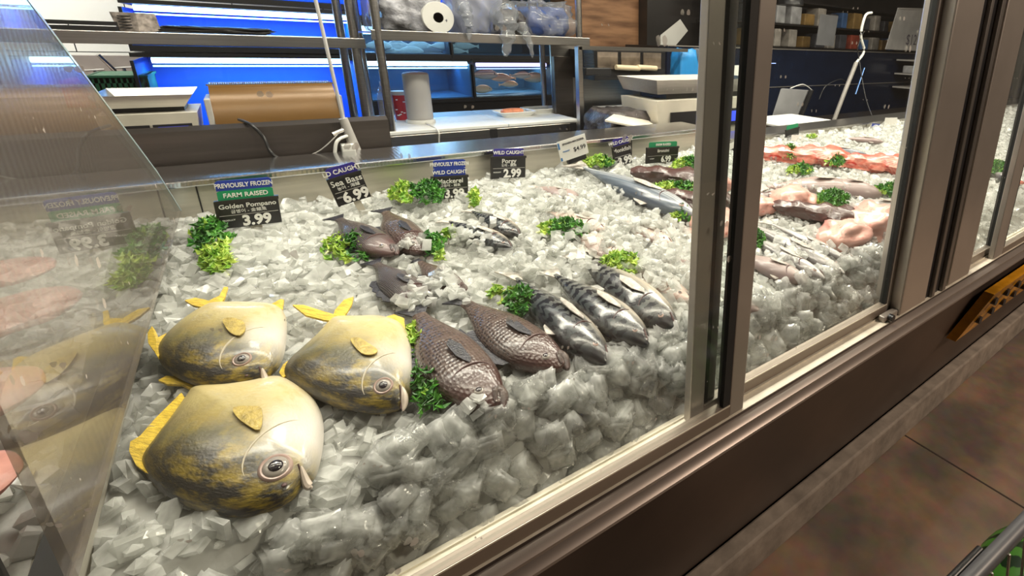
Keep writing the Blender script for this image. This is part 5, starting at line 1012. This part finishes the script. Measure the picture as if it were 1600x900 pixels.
# second scale
a_, b_ = A(1040, 200, 1.66), A(1166, 200, 1.66)
scale(a_.x-.05, b_.x+.10, 1.66, 1.95, .8855, A(1060, 125, 1.66).z, 'large cream counter scale seen between the two door frames')
q = A(1005, 165, 1.66); tag(crumple(q.x-.10, q.x+.10, 1.72, 1.95, .8855, 1.03, DBAG, 'printer_mechanism', 'open dark label printer beside the large scale', 61, 'printer', .10), 'open dark label printer beside the large scale', 'printer')
p = [A(*v, 1.60) for v in ((945, 187), (1030, 205), (1040, 208), (965, 180))]; m = MB(); m.prism([A(945, 190, 1.58), A(1035, 208, 1.58), A(1010, 188, 1.75), A(960, 180, 1.75)], (0, 0, .006)); tag(m.build('lid_panel', CREAM), 'cream lid panel tipped open below the label printer', 'lid')
m = MB(); m.box(1.02, 1.40, 1.54, 1.56, .85, .955); tag(m.build('metal_tray', DSTEEL), 'dark metal tray edge behind the rail under the lid panel', 'tray')
cable([A(1000, 215, 1.57), A(985, 200, 1.6), A(950, 205, 1.6), A(945, 225, 1.58)], .003, BLACK, 'black cable behind the rail near the label printer')
p = [A(*v, 2.997) for v in ((1032, 70), (1055, 72), (1075, 48), (1063, 30), (1032, 55))]; tag(MB().prism(p, (0, .002, 0)).build('notice_sheet', PAPER), 'tilted white sheet in a sleeve on the dark wall left of the door frame', 'notice')
tag(MB().prism([A(*v, 3.097) for v in ((893, 112), (905, 125), (910, 95))], (0, .002, 0)).build('paper_note', PAPER), 'small folded white note on the wooden wall', 'note')
# ------------------------------------------------------------------ right hand background
fc = thing('far_counter', 'dark navy glossy counter front behind the far half of the display', 'counter', (4., 2.6, 0))
z1 = 1.285; m = MB(); m.box(1.95, 6.9, 2.5, 2.53, .30, z1); m.build('front_panel', NAVY, fc); m = MB(); m.box(1.95, 6.9, 2.495, 2.53, z1, z1+.006); m.box(1.95, 6.9, 2.495, 2.50, 1.02, 1.024); m.build('edge_trim', ALU, fc); m = MB(); m.box(1.95, 6.9, 2.53, 2.95, .0, z1); m.build('body', DARK, fc)
m = MB(); m.box(1.9, 6.9, 1.50, 2.3, .70, .82); tag(m.build('service_ledge', DSTEEL), 'low dark service ledge behind the far half of the display', 'ledge')
q0 = A(1195, 190, 1.6); tag(box(1.93, 2.35, 1.58, 1.85, .9305, .942, b=.003).build('cutting_board', BOARD), 'white board on the back rail right of the near door frame', 'cutting board')
tag(box(1.93, 2.35, 1.58, 1.85, .82, .93, b=.003).build('board_stand', DSTEEL), 'steel stand below the white board right of the door frame', 'stand')
mon = thing('monitor', 'grey backed monitor standing behind the rail right of the door frame', 'monitor', A(1228, 190, 1.9)); p = [A(*v, 1.9) for v in ((1205, 186), (1242, 190), (1262, 142), (1220, 139))]
m = MB(); m.prism(p, (.05, .03, 0)); m.build('shell', P('monitor_grey', (.24, .24, .25), .4), mon); m = MB(); m.prism([p[1]+Vector((.052, .0, 0)), p[1]+Vector((.09, .02, 0)), p[2]+Vector((.09, .02, 0)), p[2]+Vector((.052, .0, 0))], (0, .03, 0)); m.build('bezel', BLACK, mon)
hp = thing('hose_pole', 'pale grey slanted hose pole with a crooked head in the second pane', 'hose pole', A(1303, 188, 1.8))
MB().tube([A(1300, 205, 1.8), A(1303, 188, 1.8), A(1322, 138, 1.8), A(1338, 98, 1.8)], .013, 12).build('pole', P('hose_grey', (.33, .31, .29), .4), hp, smooth=True); MB().tube(catmull([A(1338, 98, 1.8), A(1350, 80, 1.8), A(1345, 55, 1.8), A(1352, 25, 1.8), A(1362, 20, 1.8)], 5), .008, 10).build('hose_bend', WHITE, hp, smooth=True)
MB().tube(catmull([A(1349, 50, 1.8), A(1340, 75, 1.8), A(1342, 90, 1.8), A(1352, 150, 1.7), A(1366, 190, 1.6)], 5), .003, 8).build('cord', BLACK, hp, smooth=True)
cable([A(1280, 155, 1.9), A(1290, 135, 1.9), A(1312, 124, 1.9), A(1322, 128, 1.9)], .003, BLACK, 'black cord arching beside the hose pole')
cable([A(1235, 138, 1.9), A(1255, 132, 1.92), A(1270, 142, 1.95)], .003, WHITE, 'thin white cord on top of the grey monitor')
tag(MB().tube([A(1337, 147, 2.497), A(1351, 106, 2.497)], .003, 8).build('blue_strip', tube_mat('blue_strip', (.1, .4, 1), 1.2)), 'thin glowing blue strip right of the hose pole', 'light strip')
tag(MB().tube([A(1197, 99, 2.497), A(1212, 99, 2.497)], .003, 8).build('blue_strip', tube_mat('blue_strip2', (.1, .3, 1), 1.0)), 'short glowing blue strip right beside the near door frame', 'light strip')
wb = thing('price_board', 'large white board with a faint price leaning above the navy counter', 'board', A(1425, 85, 2.45)); p = [A(*v, 2.45) for v in ((1384, 77), (1462, 81), (1474, 14), (1404, 12))]
MB().prism(p, (0, .008, 0)).build('panel', P('board_white', (.50, .48, .47), .5), wb); MB().prism([p[3], p[2], p[2]+Vector((0, 0, -.012)), p[3]+Vector((0, 0, -.012))], (0, -.006, 0)).build('top_rail', GREYP, wb)
X = (p[1]-p[0]).normalized(); t_ = thing('tmp', '', ''); bpy.data.objects.remove(t_)
text('$12', .13, (A(1424, 63, 2.45)-wb.location+Vector((0, -.001, 0))), P('faint_print', (.14, .12, .15), .7), wb, 'price_lettering', mirror=False)
tag(MB().prism([A(*v, 2.48) for v in ((1275, 70), (1302, 72), (1310, 25), (1282, 22))], (0, .002, 0)).build('notice_sheet', P('grey_sheet', (.22, .22, .23), .6)), 'grey printed sheet standing on the navy counter', 'notice')
tag(MB().prism([A(*v, 2.9) for v in ((1140, 74), (1170, 74), (1175, 28), (1144, 28))], (0, .01, 0)).build('wall_panel', P('panel_grey2', (.34, .35, .38), .5)), 'pale grey panel glimpsed between the two door frames', 'panel')
wp = [A(*v, 1.99) for v in ((1141, 121), (1166, 121), (1166, 102), (1148, 102))]; wp[0].z = wp[1].z = .8855
tag(MB().prism(wp, (0, .006, 0)).build('white_sign', PAPER), 'tall white sheet standing behind the large scale between the door frames', 'sheet')
# grocery shelf behind the counter
gs = thing('grocery_shelf', 'dark shelf unit stocked with packages behind the navy counter', 'shelf', (4.2, 2.8, 1.292))
for z in (1.292, 1.46, 1.63): box(2.55, 6.5, 2.66, 2.94, z, z+.012).build('shelf_board', DARK, gs)
PK = [P('pack_%d' % i, [v*.6 for v in c_], .35, 0, .16, 16) for i, c_ in enumerate([(.55, .5, .45), (.10, .22, .50), (.5, .10, .06), (.45, .28, .10), (.12, .12, .14), (.6, .6, .62), (.35, .12, .12)])]
r_ = random.Random(12); x = 2.6; i = 0; NMP = ['beige', 'blue', 'red', 'orange brown', 'black', 'white', 'maroon']
while x < 6.3:
    for lv, z in enumerate((1.3045, 1.4725)):
        w_ = r_.uniform(.07, .13); h_ = r_.uniform(.08, .14); k_ = r_.randrange(7)
        o = MB().box(x, x+w_, 2.67, 2.80, z, z+h_, b=.008).build('package', PK[k_]); tag(o, '%s grocery package on the %s of the dark shelf behind the counter' % (NMP[k_], ('lower level', 'upper level')[lv]), 'package', '%s grocery packages, %s' % (NMP[k_], ('lower', 'upper')[lv]))
    x += .17
lamp = thing('pendant_lamp', 'round pendant lamp over the counter at the top of the second pane', 'lamp', A(1235, 6, 2.4)); q = A(1235, 8, 2.4)
MB().lathe([(.09, 0), (.085, .03), (.05, .07), (.01, .09), (0, .09)], q, 24).build('shade', BLACK, lamp, smooth=True); MB().lathe([(.0, .004), (.075, .004), (.075, .012), (0, .012)], q, 24).build('bulb_ring', tube_mat('lamp_warm', (1, .75, .5), 4), lamp)
MB().tube([q+Vector((0, 0, .09)), (q.x, q.y, 2.98)], .004, 6).build('cord', BLACK, lamp)
sc2 = thing('meat_shelf', 'open shelf with red packed goods beyond the third pane', 'shelf', A(1590, 150, 2.3))
for z in (.98, 1.10, 1.22): box(4.6, 6.8, 2.25, 2.48, z, z+.012).build('shelf_board', GREYP, sc2)
for j in range(10):
    o = MB().box(4.62+j*.2, 4.62+j*.2+.15, 2.26, 2.42, 1.1125, 1.18, b=.01).build('meat_pack', PK[2] if j % 2 else PK[5]); tag(o, '%s pack on the open shelf beyond the third pane' % ('red' if j % 2 else 'white'), 'package', '%s packs beyond the third pane' % ('red' if j % 2 else 'white'))
# ------------------------------------------------------------------ aisle: plate for the amber reflection under the far case, trolley with watermelon
AMB = P('amber_reflection', (.62, .28, .015), .25, 0, .25, 8)
am = thing('amber_reflection_plate', 'amber plate with dark holes added on the far kick panel for an amber reflection', 'crate', (2.6, .5, .3))  # added plate imitating an amber reflection on the front panel
a, b = 1.60, 2.9; m = MB(); m.prism([(a, .468, .62), (a, .545, .42), (a, .515, .42), (a, .44, .62)], (b-a, 0, 0)); m.build('front_plate', AMB, am)
for i in range(12):
    for j in range(2): m = MB(); x = a+.06+i*.1; z = .575-j*.08; m.tube([(x, .452+(.6-z)*.375, z), (x, .437+(.6-z)*.375, z)], .013, 12); m.build('hole', BLACK, am, smooth=True)
cartz = .62; e0, e1 = Zp(1507, 915, cartz), Zp(1630, 786, cartz)
tr = thing('shopping_trolley', 'corner of a shopping trolley with grey plastic rail and wire basket', 'trolley', (e0.x, e0.y, 0)); d = (e1-e0).normalized(); nrm = Vector((d.y, -d.x, 0)); nrm = nrm if nrm.y < 0 else -nrm
TG = P('trolley_grey', (.10, .10, .11), .38, 0, .06, 10)
MB().tube([e0-d*.25, e0, e1, e1+d*.3], .011, 16).build('rail', TG, tr, smooth=True)
MB().tube([e0-d*.05-nrm*.016+Vector((0, 0, -.004)), e0+d*.075-nrm*.016+Vector((0, 0, -.004))], .006, 10).build('rail_bumper', BLACK, tr, smooth=True)
for k_ in range(10): q = e0+d*(k_*.05-.2)+nrm*.012; MB().tube([q, q+Vector((0, 0, -.22))+nrm*.03], .002, 6).build('basket_wire', STEEL, tr, smooth=True)
MB().tube([e0-d*.2+nrm*.04+Vector((0, 0, -.22)), e1+d*.3+nrm*.04+Vector((0, 0, -.22))], .003, 6).build('basket_wire', STEEL, tr, smooth=True)
for s_ in (-.2, .5): q = e0+d*s_+nrm*.05; MB().tube([q+Vector((0, 0, -.2)), (q.x, q.y, .06)], .010, 10).build('leg', TG, tr, smooth=True); MB().tube([(q.x-.012, q.y, .05), (q.x+.012, q.y, .05)], .05, 18).build('wheel', BLACK, tr, smooth=True)
def melon_mat():
    m, nt, b = newmat('watermelon_rind'); N = nt.nodes; L = nt.links; tc = N.new('ShaderNodeTexCoord'); wv = N.new('ShaderNodeTexWave'); wv.bands_direction = 'X'; wv.inputs['Scale'].default_value = 11; wv.inputs['Distortion'].default_value = 5; wv.inputs['Detail'].default_value = 3; wv.inputs['Detail Scale'].default_value = 2
    L.new(tc.outputs['Object'], wv.inputs[0]); r = N.new('ShaderNodeValToRGB'); e = r.color_ramp.elements; e[0].position = .35; e[0].color = (.006, .02, .006, 1); e[1].position = .55; e[1].color = (.05, .16, .02, 1); L.new(wv.outputs[0], r.inputs[0]); L.new(r.outputs[0], b.inputs['Base Color']); b.inputs['Roughness'].default_value = .3; return m
q = Zp(1600, 905, .50); o = MB().lathe([(.14*math.sin(PI*i/16), -.12*math.cos(PI*i/16)) for i in range(17)], (0, 0, 0), 32).build('watermelon', melon_mat(), smooth=True); o.location = (q.x+.06, q.y-.06, .43); tag(o, 'striped green watermelon in the shopping trolley', 'watermelon')
